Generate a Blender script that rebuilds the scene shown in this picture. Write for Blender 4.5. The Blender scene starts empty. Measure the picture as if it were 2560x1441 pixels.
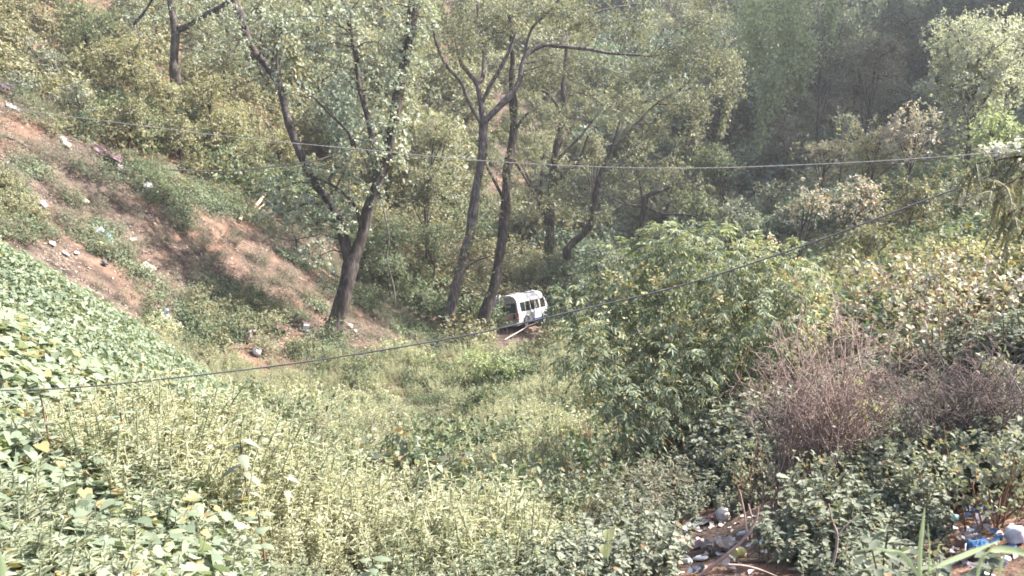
import bpy, bmesh, math
import numpy as np
from mathutils import Vector, Matrix, Euler

# ------------------------------------------------------------------ camera, sky, sun, exposure
S = bpy.context.scene
PITCH = math.radians(12.0)
CAMZ = 14.0
LENS = 28.0
FPX = LENS / 36.0 * 2560.0                      # focal length in photograph pixels
cam_data = bpy.data.cameras.new('camera')
cam_data.lens = LENS
cam_data.sensor_width = 36.0
cam_data.clip_start = 0.05
cam_data.clip_end = 3000.0
cam_data.dof.use_dof = True
cam_data.dof.focus_distance = 45.0
cam_data.dof.aperture_fstop = 6.0
cam = bpy.data.objects.new('camera', cam_data)
S.collection.objects.link(cam)
cam.location = (0, 0, CAMZ)
cam.rotation_euler = (math.pi / 2 - PITCH, 0, 0)
S.camera = cam

SUN_EL = math.radians(45.0)
SUN_AZ = math.radians(77.0)                     # clockwise from the view direction (+Y)
world = bpy.data.worlds.new('World')
S.world = world
world.use_nodes = True
nt = world.node_tree
bgn = nt.nodes['Background']
sky = nt.nodes.new('ShaderNodeTexSky')
sky.sky_type = 'NISHITA'
sky.sun_disc = False
sky.sun_elevation = SUN_EL
sky.sun_rotation = SUN_AZ
sky.dust_density = 3.5
sky.air_density = 1.0
nt.links.new(sky.outputs[0], bgn.inputs[0])
bgn.inputs[1].default_value = 0.125
sun_data = bpy.data.lights.new('sun', 'SUN')
sun_data.energy = 5.0
sun_data.angle = math.radians(0.6)
sun_data.color = (1.0, 0.955, 0.89)
sun = bpy.data.objects.new('sun', sun_data)
S.collection.objects.link(sun)
sdir = Vector((math.sin(SUN_AZ) * math.cos(SUN_EL), math.cos(SUN_AZ) * math.cos(SUN_EL), math.sin(SUN_EL)))
sun.rotation_euler = (-sdir).to_track_quat('-Z', 'Y').to_euler()
sun.location = (60, 20, 80)
S.view_settings.view_transform = 'Standard'
S.view_settings.look = 'None'
S.view_settings.exposure = 1.84
HAZE = 0.0005
S.view_settings.gamma = 1.0
S.cycles.max_bounces = 4
S.cycles.diffuse_bounces = 2
S.cycles.glossy_bounces = 2
S.cycles.transmission_bounces = 2
S.cycles.transparent_max_bounces = 6
S.cycles.volume_bounces = 0
S.cycles.use_denoising = True
S.cycles.filter_width = 1.75
S.render.film_transparent = False

# ------------------------------------------------------------------ helpers
rng = np.random.default_rng(11)
COL = S.collection
FW = np.array([0, math.cos(PITCH), -math.sin(PITCH)])
UP = np.array([0, math.sin(PITCH), math.cos(PITCH)])
RT = np.array([1.0, 0, 0])
CAMP = np.array([0, 0, CAMZ])


def at(px, py, D):
    """World point seen at photograph pixel (px, py), D metres along the view axis."""
    return CAMP + D * (FW + (px - 1280.0) / FPX * RT + (720.5 - py) / FPX * UP)


def proj(p):
    q = np.asarray(p) - CAMP
    d = q @ FW
    d = np.where(d < 0.1, 0.1, d)
    return 1280 + FPX * (q @ RT) / d, 720.5 - FPX * (q @ UP) / d, q @ FW


def unit(v):
    v = np.asarray(v, float)
    return v / np.maximum(np.linalg.norm(v, axis=-1, keepdims=True), 1e-9)


def noise3(p, freq, seed, n=12):
    r = np.random.default_rng(seed)
    k = r.normal(size=(n, np.shape(p)[-1])) * freq
    ph = r.uniform(0, 6.283, n)
    return np.sin(np.asarray(p) @ k.T + ph).sum(-1) / math.sqrt(n / 2.0)


def build(name, parts, mat, parent=None, smooth=False, loc=None):
    """Link ONE mesh object from a list of (verts (n,3), faces (m,k)) arrays."""
    Vs, loops, starts, totals = [], [], [], []
    off = 0
    ls = 0
    for V, F in parts:
        V = np.asarray(V, np.float32).reshape(-1, 3)
        F = np.asarray(F, np.int64)
        if len(F) == 0:
            continue
        Vs.append(V)
        loops.append((F + off).ravel())
        k = F.shape[1]
        starts.append(ls + np.arange(len(F)) * k)
        totals.append(np.full(len(F), k))
        off += len(V)
        ls += F.size
    me = bpy.data.meshes.new(name)
    V = np.concatenate(Vs)
    L = np.concatenate(loops)
    st = np.concatenate(starts)
    if loc is not None:
        V = V - np.asarray(loc, np.float32)
    me.vertices.add(len(V))
    me.vertices.foreach_set('co', V.ravel())
    me.loops.add(len(L))
    me.loops.foreach_set('vertex_index', L.astype(np.int32))
    me.polygons.add(len(st))
    me.polygons.foreach_set('loop_start', st.astype(np.int32))
    if smooth:
        me.polygons.foreach_set('use_smooth', np.ones(len(st), bool))
    me.update(calc_edges=True)
    me.materials.append(mat)
    o = bpy.data.objects.new(name, me)
    COL.objects.link(o)
    if parent is not None:
        o.parent = parent
    elif loc is not None:
        o.location = loc
    return o


def tag(o, label=None, cat=None, group=None, kind=None):
    if label:
        o['label'] = label
    if cat:
        o['category'] = cat
    if group:
        o['group'] = group
    if kind:
        o['kind'] = kind
    return o


def thing(name, label, cat, loc, group=None):
    o = bpy.data.objects.new(name, None)
    o.empty_display_size = 0.2
    o.location = [float(c) for c in loc]
    COL.objects.link(o)
    return tag(o, label, cat, group)


def catmull(P, n=5):
    P = np.asarray(P, float)
    if len(P) < 3:
        t = np.linspace(0, 1, n + 1)[:, None]
        return P[0] * (1 - t) + P[-1] * t
    Q = np.vstack([2 * P[0] - P[1], P, 2 * P[-1] - P[-2]])
    out = []
    for i in range(1, len(Q) - 2):
        for t in np.linspace(0, 1, n, endpoint=False):
            a, b, c, d = Q[i - 1], Q[i], Q[i + 1], Q[i + 2]
            out.append(0.5 * (2 * b + (c - a) * t + (2 * a - 5 * b + 4 * c - d) * t * t + (3 * b - 3 * c + d - a) * t ** 3))
    out.append(Q[-2])
    return np.array(out)


def tube(P, R, sides=7, bump=0.0, seed=0):
    """Tapered tube along points P with radii R."""
    P = np.asarray(P, float)
    R = np.asarray(R, float)
    T = np.gradient(P, axis=0)
    T = unit(T)
    ref = np.array([0.31, 0.9, 0.1])
    X = unit(np.cross(T, ref))
    Y = np.cross(T, X)
    a = np.arange(sides) * 2 * math.pi / sides
    rr = R[:, None] * np.ones(sides)
    if bump:
        ang = np.stack([np.cos(a), np.sin(a)], -1)
        q = np.concatenate([np.repeat(P[:, None], sides, 1), np.repeat(ang[None], len(P), 0) * 1.3], -1)
        rr = rr * (1 + bump * noise3(q, 1.6, seed))
    ring = P[:, None] + rr[..., None] * (np.cos(a)[None, :, None] * X[:, None] + np.sin(a)[None, :, None] * Y[:, None])
    V = ring.reshape(-1, 3)
    n = len(P)
    i = np.arange(n - 1)[:, None] * sides
    j = np.arange(sides)[None]
    j2 = (j + 1) % sides
    F = np.stack([i + j, i + j2, i + sides + j2, i + sides + j], -1).reshape(-1, 4)
    V = np.vstack([V, P[0], P[-1]])
    c0 = np.stack([np.full(sides, n * sides), j2[0], j[0]], -1)
    c1 = np.stack([np.full(sides, n * sides + 1), (n - 1) * sides + j[0], (n - 1) * sides + j2[0]], -1)
    return [(V, F), (V, np.vstack([c0, c1]))]


def segs(A, B, ra, rb):
    """Many thin three-sided twigs A->B."""
    A = np.asarray(A, float)
    B = np.asarray(B, float)
    d = unit(B - A)
    x = unit(np.cross(d, np.array([0.3, 0.2, 0.93])))
    y = np.cross(d, x)
    ra = np.broadcast_to(np.asarray(ra, float), (len(A),))
    rb = np.broadcast_to(np.asarray(rb, float), (len(A),))
    V = []
    for P, r in ((A, ra), (B, rb)):
        for k in range(3):
            t = k * 2.0944
            V.append(P + r[:, None] * (math.cos(t) * x + math.sin(t) * y))
    V = np.stack(V, 1).reshape(-1, 3)
    f = np.array([[0, 1, 4, 3], [1, 2, 5, 4], [2, 0, 3, 5]])
    F = (np.arange(len(A))[:, None, None] * 6 + f).reshape(-1, 4)
    return V, F


# leaf outlines: base at the origin, blade along +Y, face +Z
LEAF = {
    'diamond': (np.array([[0, 0, 0], [.27, .42, .07], [0, 1, -.08], [-.27, .42, .07]]), np.array([[0, 1, 2], [0, 2, 3]])),
    'lance': (np.array([[0, 0, 0], [.13, .4, .05], [0, 1, -.18], [-.13, .4, .05]]), np.array([[0, 1, 2], [0, 2, 3]])),
    'ovate': (np.array([[0, 0, 0], [.25, .22, .05], [.27, .5, .06], [0, 1, -.14], [-.27, .5, .06], [-.25, .22, .05]]),
              np.array([[0, 1, 2, 3], [0, 3, 4, 5]])),
    'heart': (np.array([[0, .08, 0], [.2, -.06, .04], [.42, .12, .1], [.36, .5, .08], [0, 1, -.14],
                        [-.36, .5, .08], [-.42, .12, .1], [-.2, -.06, .04]]),
              np.array([[0, 1, 2, 3], [0, 3, 4, 5], [0, 5, 6, 7]])),
}


def leaves(pos, d, nrm, size, kind='diamond'):
    tv, tf = LEAF[kind]
    y = unit(d)
    z = nrm - (nrm * y).sum(-1, keepdims=True) * y
    z = unit(z)
    x = np.cross(y, z)
    s = np.asarray(size, float).reshape(-1, 1, 1)
    V = pos[:, None] + s * (tv[None, :, 0:1] * x[:, None] + tv[None, :, 1:2] * y[:, None] + tv[None, :, 2:3] * z[:, None])
    F = (np.arange(len(pos))[:, None, None] * len(tv) + tf[None]).reshape(-1, tf.shape[1])
    return V.reshape(-1, 3), F


def rdir(n, r=rng):
    return unit(r.normal(size=(n, 3)))


def cluster_leaves(c, rad, size, kind, cover=1.7, gap=-0.15, droop=0.25, per=8, r=rng, flat=0.0):
    """Leaf sprays through an ellipsoid of foliage; holes where a noise field is low."""
    c = np.asarray(c, float)
    rad = np.asarray(rad, float) * np.ones(3)
    area = {'diamond': .27, 'lance': .13, 'ovate': .36, 'heart': .5}[kind] * size * size
    rm = (rad[0] * rad[1] * rad[2]) ** (1 / 3)
    n = int(cover * 4.0 * rm * rm / area / per) + 4
    dd = rdir(n, r)
    lump = 1 + 0.28 * noise3(dd + c * 0.37, 2.2, 5)
    q = dd * (r.uniform(0.25, 1, n) ** 0.6 * lump)[:, None]
    p = c + q * rad
    keep = noise3(p, 1.5 / max(rm, .5), 17) > gap
    p, q = p[keep], q[keep]
    n = len(p)
    if n == 0:
        return np.zeros((0, 3)), np.zeros((0, 3)), np.zeros((0, 3)), np.zeros(0), p, q
    out = unit(unit(q) + np.array([0, 0, .35 - flat]) + 0.5 * r.normal(size=(n, 3)))
    L = size * 2.2
    t = r.uniform(0, 1, (n, per))
    base = p[:, None] + out[:, None] * (t * L)[..., None] + r.normal(size=(n, per, 3)) * size * 0.25
    ld = unit(out[:, None] * 0.6 + 0.8 * r.normal(size=(n, per, 3)) + np.array([0, 0, -droop]))
    ln = unit(np.array([0, 0, .75]) + 0.95 * unit(q)[:, None] + 0.42 * r.normal(size=(n, per, 3)))
    sz = size * r.uniform(.6, 1.25, (n, per))
    return base.reshape(-1, 3), ld.reshape(-1, 3), ln.reshape(-1, 3), sz.ravel(), p, out


def crown_mesh(clusters, size, kind, **kw):
    parts, tips = [], []
    for c, rad in clusters:
        b, d, n, s, p, o = cluster_leaves(c, rad, size, kind, **kw)
        if len(b):
            parts.append(leaves(b, d, n, s, kind))
    return parts


# ------------------------------------------------------------------ materials
DUST, LEAFGAIN = .5, 1.5

def new_mat(name):
    m = bpy.data.materials.new(name)
    m.use_nodes = True
    n = m.node_tree
    return m, n, n.nodes['Principled BSDF'], n.nodes['Material Output']


def leaf_mat(name, cols, transl=0.35, rough=0.45, spec=0.4, dry=None, dryshare=0.05):
    """Leaf tissue: colour differs leaf by leaf and plant by plant; light passes through."""
    m, n, b, out = new_mat(name)
    dusty = []
    for c in cols:                                   # dusty, sun-bleached foliage
        g = .3 * c[0] + .59 * c[1] + .11 * c[2]
        dusty.append(tuple(min(.6, (x * (1 - DUST) + g * w * DUST) * LEAFGAIN) for x, w in zip(c, (1.05, 1.0, .93))))
    cols = dusty
    geo = n.nodes.new('ShaderNodeNewGeometry')
    oi = n.nodes.new('ShaderNodeObjectInfo')
    tc = n.nodes.new('ShaderNodeTexCoord')
    noi = n.nodes.new('ShaderNodeTexNoise')
    noi.inputs['Scale'].default_value = 0.9
    noi.inputs['Detail'].default_value = 2.0
    n.links.new(geo.outputs['Position'], noi.inputs['Vector'])
    mul = n.nodes.new('ShaderNodeMath')
    mul.operation = 'MULTIPLY_ADD'
    n.links.new(geo.outputs['Random Per Island'], mul.inputs[0])
    mul.inputs[1].default_value = 0.55
    a2 = n.nodes.new('ShaderNodeMath')
    a2.operation = 'MULTIPLY_ADD'
    n.links.new(noi.outputs[0], a2.inputs[0])
    a2.inputs[1].default_value = 0.9
    a2.inputs[2].default_value = -0.28
    a3 = n.nodes.new('ShaderNodeMath')
    a3.operation = 'MULTIPLY_ADD'
    n.links.new(oi.outputs['Random'], a3.inputs[0])
    a3.inputs[1].default_value = 0.22
    n.links.new(a2.outputs[0], a3.inputs[2])
    n.links.new(a3.outputs[0], mul.inputs[2])
    ramp = n.nodes.new('ShaderNodeValToRGB')
    cr = ramp.color_ramp
    k = len(cols)
    cr.elements[0].position = 0.12
    cr.elements[0].color = (*cols[0], 1)
    cr.elements[1].position = 0.88
    cr.elements[1].color = (*cols[-1], 1)
    for i in range(1, k - 1):
        e = cr.elements.new(0.12 + 0.76 * i / (k - 1))
        e.color = (*cols[i], 1)
    n.links.new(mul.outputs[0], ramp.inputs[0])
    col = ramp.outputs[0]
    if dry is not None:
        wn = n.nodes.new('ShaderNodeTexWhiteNoise')
        wn.noise_dimensions = '1D'
        n.links.new(geo.outputs['Random Per Island'], wn.inputs['W'])
        lt = n.nodes.new('ShaderNodeMath')
        lt.operation = 'LESS_THAN'
        n.links.new(wn.outputs['Value'], lt.inputs[0])
        lt.inputs[1].default_value = dryshare
        mx = n.nodes.new('ShaderNodeMix')
        mx.data_type = 'RGBA'
        n.links.new(lt.outputs[0], mx.inputs[0])
        n.links.new(col, mx.inputs[6])
        mx.inputs[7].default_value = (*dry, 1)
        col = mx.outputs[2]
    n.links.new(col, b.inputs['Base Color'])
    b.inputs['Roughness'].default_value = min(.7, rough + .08)
    b.inputs['Specular IOR Level'].default_value = spec * .6
    tr = n.nodes.new('ShaderNodeBsdfTranslucent')
    hs = n.nodes.new('ShaderNodeMix')
    hs.data_type = 'RGBA'
    hs.blend_type = 'MULTIPLY'
    hs.inputs[0].default_value = 1.0
    n.links.new(col, hs.inputs[6])
    hs.inputs[7].default_value = (1.12, 1.15, 0.72, 1)
    n.links.new(hs.outputs[2], tr.inputs[0])
    ms = n.nodes.new('ShaderNodeMixShader')
    ms.inputs[0].default_value = transl
    n.links.new(b.outputs[0], ms.inputs[1])
    n.links.new(tr.outputs[0], ms.inputs[2])
    n.links.new(ms.outputs[0], out.inputs[0])
    return m


def rough_mat(name, cols, scale=3.0, rough=0.9, bump=0.3, spec=0.2, metal=0.0, coords='Object', stretch=(1, 1, 1)):
    """Noise-mottled surface with fine relief."""
    m, n, b, out = new_mat(name)
    tc = n.nodes.new('ShaderNodeTexCoord')
    mp = n.nodes.new('ShaderNodeMapping')
    mp.inputs['Scale'].default_value = stretch
    n.links.new(tc.outputs[coords], mp.inputs[0])
    noi = n.nodes.new('ShaderNodeTexNoise')
    noi.inputs['Scale'].default_value = scale
    noi.inputs['Detail'].default_value = 6
    noi.inputs['Roughness'].default_value = 0.65
    n.links.new(mp.outputs[0], noi.inputs['Vector'])
    ramp = n.nodes.new('ShaderNodeValToRGB')
    cr = ramp.color_ramp
    k = len(cols)
    cr.elements[0].position = 0.3
    cr.elements[0].color = (*cols[0], 1)
    cr.elements[1].position = 0.7
    cr.elements[1].color = (*cols[-1], 1)
    for i in range(1, k - 1):
        e = cr.elements.new(0.3 + 0.4 * i / (k - 1))
        e.color = (*cols[i], 1)
    n.links.new(noi.outputs[0], ramp.inputs[0])
    n.links.new(ramp.outputs[0], b.inputs['Base Color'])
    b.inputs['Roughness'].default_value = rough
    b.inputs['Specular IOR Level'].default_value = spec
    b.inputs['Metallic'].default_value = metal
    if bump:
        bp = n.nodes.new('ShaderNodeBump')
        bp.inputs['Strength'].default_value = bump
        bp.inputs['Distance'].default_value = 0.05
        n.links.new(noi.outputs[0], bp.inputs['Height'])
        n.links.new(bp.outputs[0], b.inputs['Normal'])
    return m


M = {}
M['vine'] = leaf_mat('vine_leaf', [(.06, .11, .055), (.11, .17, .085), (.19, .245, .13)], .36, .5, .35, (.3, .24, .12), .05)
M['feather'] = leaf_mat('feather_leaf', [(.08, .125, .055), (.16, .2, .095), (.27, .29, .16)], .35, .5, .4, (.34, .29, .18), .04)
M['pale'] = leaf_mat('pale_weed_leaf', [(.13, .165, .065), (.24, .265, .12), (.37, .37, .2)], .4, .5, .4, (.36, .31, .2), .08)
M['nettle'] = leaf_mat('nettle_leaf', [(.055, .085, .05), (.115, .15, .085), (.22, .235, .15)], .33, .55, .3, (.3, .2, .12), .06)
M['olive'] = leaf_mat('olive_leaf', [(.07, .09, .035), (.14, .15, .055), (.24, .22, .085)], .36, .45, .4, (.26, .17, .07), .07)
M['yellow'] = leaf_mat('yellowish_leaf', [(.1, .12, .035), (.2, .2, .06), (.3, .27, .1)], .38, .45, .4, (.3, .2, .08), .07)
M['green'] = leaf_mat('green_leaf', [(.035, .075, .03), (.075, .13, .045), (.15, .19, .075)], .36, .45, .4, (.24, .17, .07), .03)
M['grey'] = leaf_mat('grey_leaf', [(.06, .09, .055), (.12, .15, .09), (.2, .22, .14)], .3, .5, .4, (.25, .2, .13), .04)
M['dark'] = leaf_mat('dark_leaf', [(.04, .08, .05), (.08, .14, .08), (.14, .2, .11)], .28, .5, .35, (.13, .09, .04), .05)
M['brown'] = leaf_mat('brown_leaf', [(.08, .085, .055), (.15, .14, .09), (.24, .2, .13)], .3, .55, .3)
M['small'] = leaf_mat('small_leaf', [(.05, .075, .033), (.13, .15, .068), (.27, .265, .125)], .38, .4, .5, (.26, .19, .09), .06)
M['big'] = leaf_mat('big_leaf', [(.06, .11, .07), (.13, .19, .12), (.28, .32, .22)], .3, .5, .3, (.24, .18, .1), .03)
M['pinnate'] = leaf_mat('pinnate_leaf', [(.05, .095, .05), (.13, .19, .07), (.35, .36, .12)], .35, .4, .5, (.34, .26, .08), .05)
M['climber'] = leaf_mat('climber_leaf', [(.11, .15, .05), (.23, .24, .08), (.33, .3, .13)], .38, .38, .55, (.42, .25, .14), .12)
M['silver'] = leaf_mat('silvery_leaf', [(.14, .15, .1), (.26, .25, .18), (.4, .36, .3)], .3, .45, .5, (.36, .23, .18), .24)
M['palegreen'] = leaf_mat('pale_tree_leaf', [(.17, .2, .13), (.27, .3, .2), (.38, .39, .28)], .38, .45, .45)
M['bright'] = leaf_mat('bright_leaf', [(.1, .17, .05), (.2, .28, .07), (.3, .36, .1)], .42, .42, .45)
M['lime'] = leaf_mat('lime_leaf', [(.26, .38, .06), (.36, .48, .09), (.42, .5, .14)], .5, .4, .4)
M['orange'] = leaf_mat('orange_petal', [(.5, .22, .05), (.6, .33, .09), (.55, .4, .15)], .3, .5, .3)
M['cream'] = leaf_mat('cream_petal', [(.6, .5, .3), (.7, .62, .42), (.75, .7, .5)], .3, .5, .3)
M['dryleaf'] = leaf_mat('fallen_leaf', [(.07, .05, .035), (.15, .105, .07), (.26, .19, .13)], .12, .7, .25)
M['blade'] = leaf_mat('grass_blade', [(.14, .26, .06), (.22, .36, .09), (.3, .42, .14)], .45, .35, .5)
M['bark'] = rough_mat('bark', [(.018, .015, .015), (.06, .05, .046), (.17, .145, .13)], 5.5, .95, 1.0, .1, stretch=(1, 1, .25))
M['palebark'] = rough_mat('pale_bark', [(.03, .026, .025), (.1, .085, .08), (.25, .22, .2)], 5.5, .95, 1.0, .1, stretch=(1, 1, .35))
M['twig'] = rough_mat('dry_twig', [(.2, .14, .12), (.34, .25, .215), (.48, .38, .33)], 5.0, .95, .2, .1)
M['shadedtwig'] = rough_mat('shaded_twig', [(.09, .068, .062), (.16, .125, .115), (.24, .19, .175)], 5.0, .95, .2, .1)  # dull purple-brown twig, darkened in colour to stand in for shade
M['brownstem'] = rough_mat('brown_stem', [(.1, .06, .035), (.2, .12, .075), (.28, .18, .12)], 6.0, .95, .2, .1)
M['wood'] = rough_mat('weathered_timber', [(.28, .2, .14), (.4, .3, .22), (.5, .39, .3)], 6.0, .9, .3, .15, stretch=(1, 6, 6))


def ground_mat():
    m, n, b, out = new_mat('soil')
    tc = n.nodes.new('ShaderNodeTexCoord')
    def nz(scale, detail, rough=.6):
        t = n.nodes.new('ShaderNodeTexNoise')
        t.inputs['Scale'].default_value = scale
        t.inputs['Detail'].default_value = detail
        t.inputs['Roughness'].default_value = rough
        n.links.new(tc.outputs['Object'], t.inputs['Vector'])
        return t
    big, mid, fine = nz(.16, 3), nz(1.1, 6), nz(9.0, 5)
    r1 = n.nodes.new('ShaderNodeValToRGB')
    e = r1.color_ramp.elements
    e[0].position = .36; e[0].color = (.07, .054, .046, 1)
    e[1].position = .66; e[1].color = (.235, .162, .127, 1)
    x = r1.color_ramp.elements.new(.5); x.color = (.145, .104, .083, 1)
    n.links.new(mid.outputs[0], r1.inputs[0])
    r2 = n.nodes.new('ShaderNodeValToRGB')
    e = r2.color_ramp.elements
    e[0].position = .4; e[0].color = (.72, .76, .8, 1)
    e[1].position = .62; e[1].color = (1.15, 1.0, .9, 1)
    n.links.new(big.outputs[0], r2.inputs[0])
    mx = n.nodes.new('ShaderNodeMix'); mx.data_type = 'RGBA'; mx.blend_type = 'MULTIPLY'
    mx.inputs[0].default_value = 1
    n.links.new(r1.outputs[0], mx.inputs[6]); n.links.new(r2.outputs[0], mx.inputs[7])
    r3 = n.nodes.new('ShaderNodeValToRGB')
    e = r3.color_ramp.elements
    e[0].position = .35; e[0].color = (.75, .74, .73, 1)
    e[1].position = .65; e[1].color = (1.12, 1.12, 1.12, 1)
    n.links.new(fine.outputs[0], r3.inputs[0])
    mx2 = n.nodes.new('ShaderNodeMix'); mx2.data_type = 'RGBA'; mx2.blend_type = 'MULTIPLY'
    mx2.inputs[0].default_value = 1
    n.links.new(mx.outputs[2], mx2.inputs[6]); n.links.new(r3.outputs[0], mx2.inputs[7])
    n.links.new(mx2.outputs[2], b.inputs['Base Color'])
    b.inputs['Roughness'].default_value = .95
    b.inputs['Specular IOR Level'].default_value = .1
    ad = n.nodes.new('ShaderNodeMath'); ad.operation = 'ADD'
    n.links.new(mid.outputs[0], ad.inputs[0]); n.links.new(fine.outputs[0], ad.inputs[1])
    bp = n.nodes.new('ShaderNodeBump')
    bp.inputs['Strength'].default_value = .8; bp.inputs['Distance'].default_value = .1
    n.links.new(ad.outputs[0], bp.inputs['Height'])
    n.links.new(bp.outputs[0], b.inputs['Normal'])
    return m


M['soil'] = ground_mat()


_simple = {}


def paint(rgb, rough=.6, spec=.4, metal=0., vary=.18, bump=.15):
    key = (rgb, rough, spec, metal)
    if key not in _simple:
        lo = tuple(.45 * c + .25 * e for c, e in zip(rgb, (.2, .15, .11)))
        hi = tuple(min(1, c * (1 + vary)) for c in rgb)
        _simple[key] = rough_mat('surface_%d' % len(_simple), [lo, tuple(c * .88 for c in rgb), hi], 7.0, rough, bump, spec, metal)
    return _simple[key]


# ------------------------------------------------------------------ terrain
CTRL = [
    (0, 1441, 5.5, .5), (640, 1441, 7, .6), (1280, 1441, 9, .7), (1750, 1441, 8.5, 0), (2200, 1441, 7, .4), (2560, 1441, 5.5, .3),
    (0, 1150, 8, .5), (500, 1150, 10.5, .6), (900, 1200, 16, .8), (1300, 1200, 17, .9), (1700, 1230, 14, .3), (2100, 1200, 10.5, .8),
    (2500, 1150, 8.5, .7), (0, 900, 11, .4), (250, 900, 13, .5), (450, 1000, 16, .5), (700, 1050, 24, .8), (1000, 1050, 29, .8),
    (1350, 1050, 27, .8), (1600, 1080, 20, .8),
    (0, 600, 17, .4), (150, 700, 18, .4), (300, 800, 20, .4), (430, 900, 22, .4), (560, 990, 25, .5),
    (640, 900, 39, .2), (900, 900, 41, .4), (1150, 900, 44, .6), (1400, 880, 47, .6), (500, 880, 38, 0), (840, 845, 44, 0),
    (1120, 850, 52, 0), (1290, 826, 57, 0), (1420, 840, 57, .6),
    (400, 790, 38, .1), (250, 680, 37, 0), (130, 600, 36.5, 0), (50, 520, 37, 0), (0, 430, 38, .2), (0, 300, 41, 0), (150, 330, 44, .1),
    (280, 430, 45, .1), (420, 520, 46, .1), (560, 600, 47, .2), (700, 700, 47.5, .2), (760, 790, 46, .2), (620, 540, 51, 0),
    (480, 460, 52, 0), (800, 690, 52, .1),
    (300, 300, 52, 1), (0, 150, 50, 1.2), (200, 80, 60, 2), (0, -150, 66, 2), (450, 250, 60, 2), (600, 380, 60, 1.5), (750, 500, 60, 1),
    (900, 680, 58, .8), (1050, 760, 58, .5),
    (900, 450, 72, 2), (1100, 600, 68, 1.5), (1300, 680, 66, 1), (1200, 400, 84, 3), (700, 100, 80, 3), (1000, 100, 98, 4),
    (1000, -150, 130, 4), (1400, 500, 82, 3), (1500, 200, 108, 4), (1500, -100, 140, 5), (1550, 680, 66, 2), (1700, 560, 76, 2),
    (1900, 450, 95, 5), (1800, 200, 118, 5), (2100, 100, 125, 6), (2500, 0, 125, 6), (2300, -200, 160, 6), (1900, -200, 165, 6),
    (2100, 640, 38, 2.5), (2000, 700, 30, 2.5), (2300, 560, 42, 2), (2500, 450, 45, 2), (2560, 300, 55, 3), (2200, 430, 60, 3),
    (2400, 650, 26, 1.5), (2560, 640, 20, 1.2), (2100, 800, 22, 1.5), (2300, 850, 15, 1.2), (2560, 850, 11, 1), (1800, 760, 30, 3),
    (1600, 760, 42, 3),
    (2000, 300, 106, 5), (2250, 250, 110, 5), (2400, 150, 118, 6), (2600, 100, 122, 6), (2640, 250, 104, 5), (2450, 300, 98, 5), (2700, 0, 128, 6), (2100, 0, 138, 6), (2400, -60, 136, 6),
]
cp = [at(a, b, d) - np.array([0, 0, v]) for a, b, d, v in CTRL]
cp += [np.array(p, float) for p in [
    (0, 0, 12.3), (-8, -6, 12.8), (8, -6, 12.8), (0, -30, 14), (-12, 8, 12.6), (-30, 15, 18), (-60, 40, 33), (-85, 80, 48),
    (18, 8, 13.6), (45, 20, 24), (80, 50, 42), (92, 82, 58), (102, 112, 100), (116, 128, 112), (145, 150, 100), (-60, 120, 45), (-20, 180, 58), (60, 200, 66),  # unseen steep ridge at right, raised to throw shade on the far hill
    (130, 200, 88), (-120, 150, 60), (-60, -30, 24), (60, -30, 26), (150, 60, 66), (150, 0, 50), (-140, 60, 60), (-140, -20, 45)]]
cp = np.array(cp)


def _U(r2):
    return np.where(r2 > 1e-9, r2 * np.log(np.maximum(r2, 1e-9)), 0.0)


_xy = cp[:, :2] / 50.0
_n = len(cp)
_K = _U(((_xy[:, None] - _xy[None]) ** 2).sum(-1)) + np.eye(_n) * 0.004
_Pm = np.hstack([np.ones((_n, 1)), _xy])
_A = np.block([[_K, _Pm], [_Pm.T, np.zeros((3, 3))]])
_w = np.linalg.solve(_A, np.concatenate([cp[:, 2], np.zeros(3)]))


def gz(x, y):
    """Ground height."""
    x = np.asarray(x, float)
    y = np.asarray(y, float)
    q = np.stack([x, y], -1).reshape(-1, 2) / 50.0
    z = np.empty(len(q))
    for i in range(0, len(q), 20000):
        b = q[i:i + 20000]
        z[i:i + 20000] = _U(((b[:, None] - _xy[None]) ** 2).sum(-1)) @ _w[:_n] + _w[_n] + b @ _w[_n + 1:]
    z = np.clip(z, -3.0, 125.0)
    p2 = q * 50.0
    z = z + 0.10 * noise3(p2, .55, 3) + 0.045 * noise3(p2, 1.9, 4) + .25 * noise3(p2, .12, 8) * np.clip((p2[:, 1] - 55) / 30, 0, 1)
    return z.reshape(x.shape)


def hit(px, py, d0=3.0, d1=170.0):
    """First ground point along the ray through a photograph pixel."""
    D = np.geomspace(d0, d1, 700)
    P = at(px, py, 1.0) - CAMP
    pts = CAMP + D[:, None] * P
    below = pts[:, 2] < gz(pts[:, 0], pts[:, 1])
    i = int(np.argmax(below)) if below.any() else len(D) - 1
    a, b = D[max(i - 1, 0)], D[i]
    for _ in range(14):
        m = (a + b) / 2
        q = CAMP + m * P
        if q[2] < float(gz(q[0], q[1])):
            b = m
        else:
            a = m
    q = CAMP + b * P
    return np.array([q[0], q[1], float(gz(q[0], q[1]))])


def gnormal(p, e=.4):
    zx = float(gz(p[0] + e, p[1]) - gz(p[0] - e, p[1])) / (2 * e)
    zy = float(gz(p[0], p[1] + e) - gz(p[0], p[1] - e)) / (2 * e)
    return unit(np.array([-zx, -zy, 1.0]))


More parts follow.
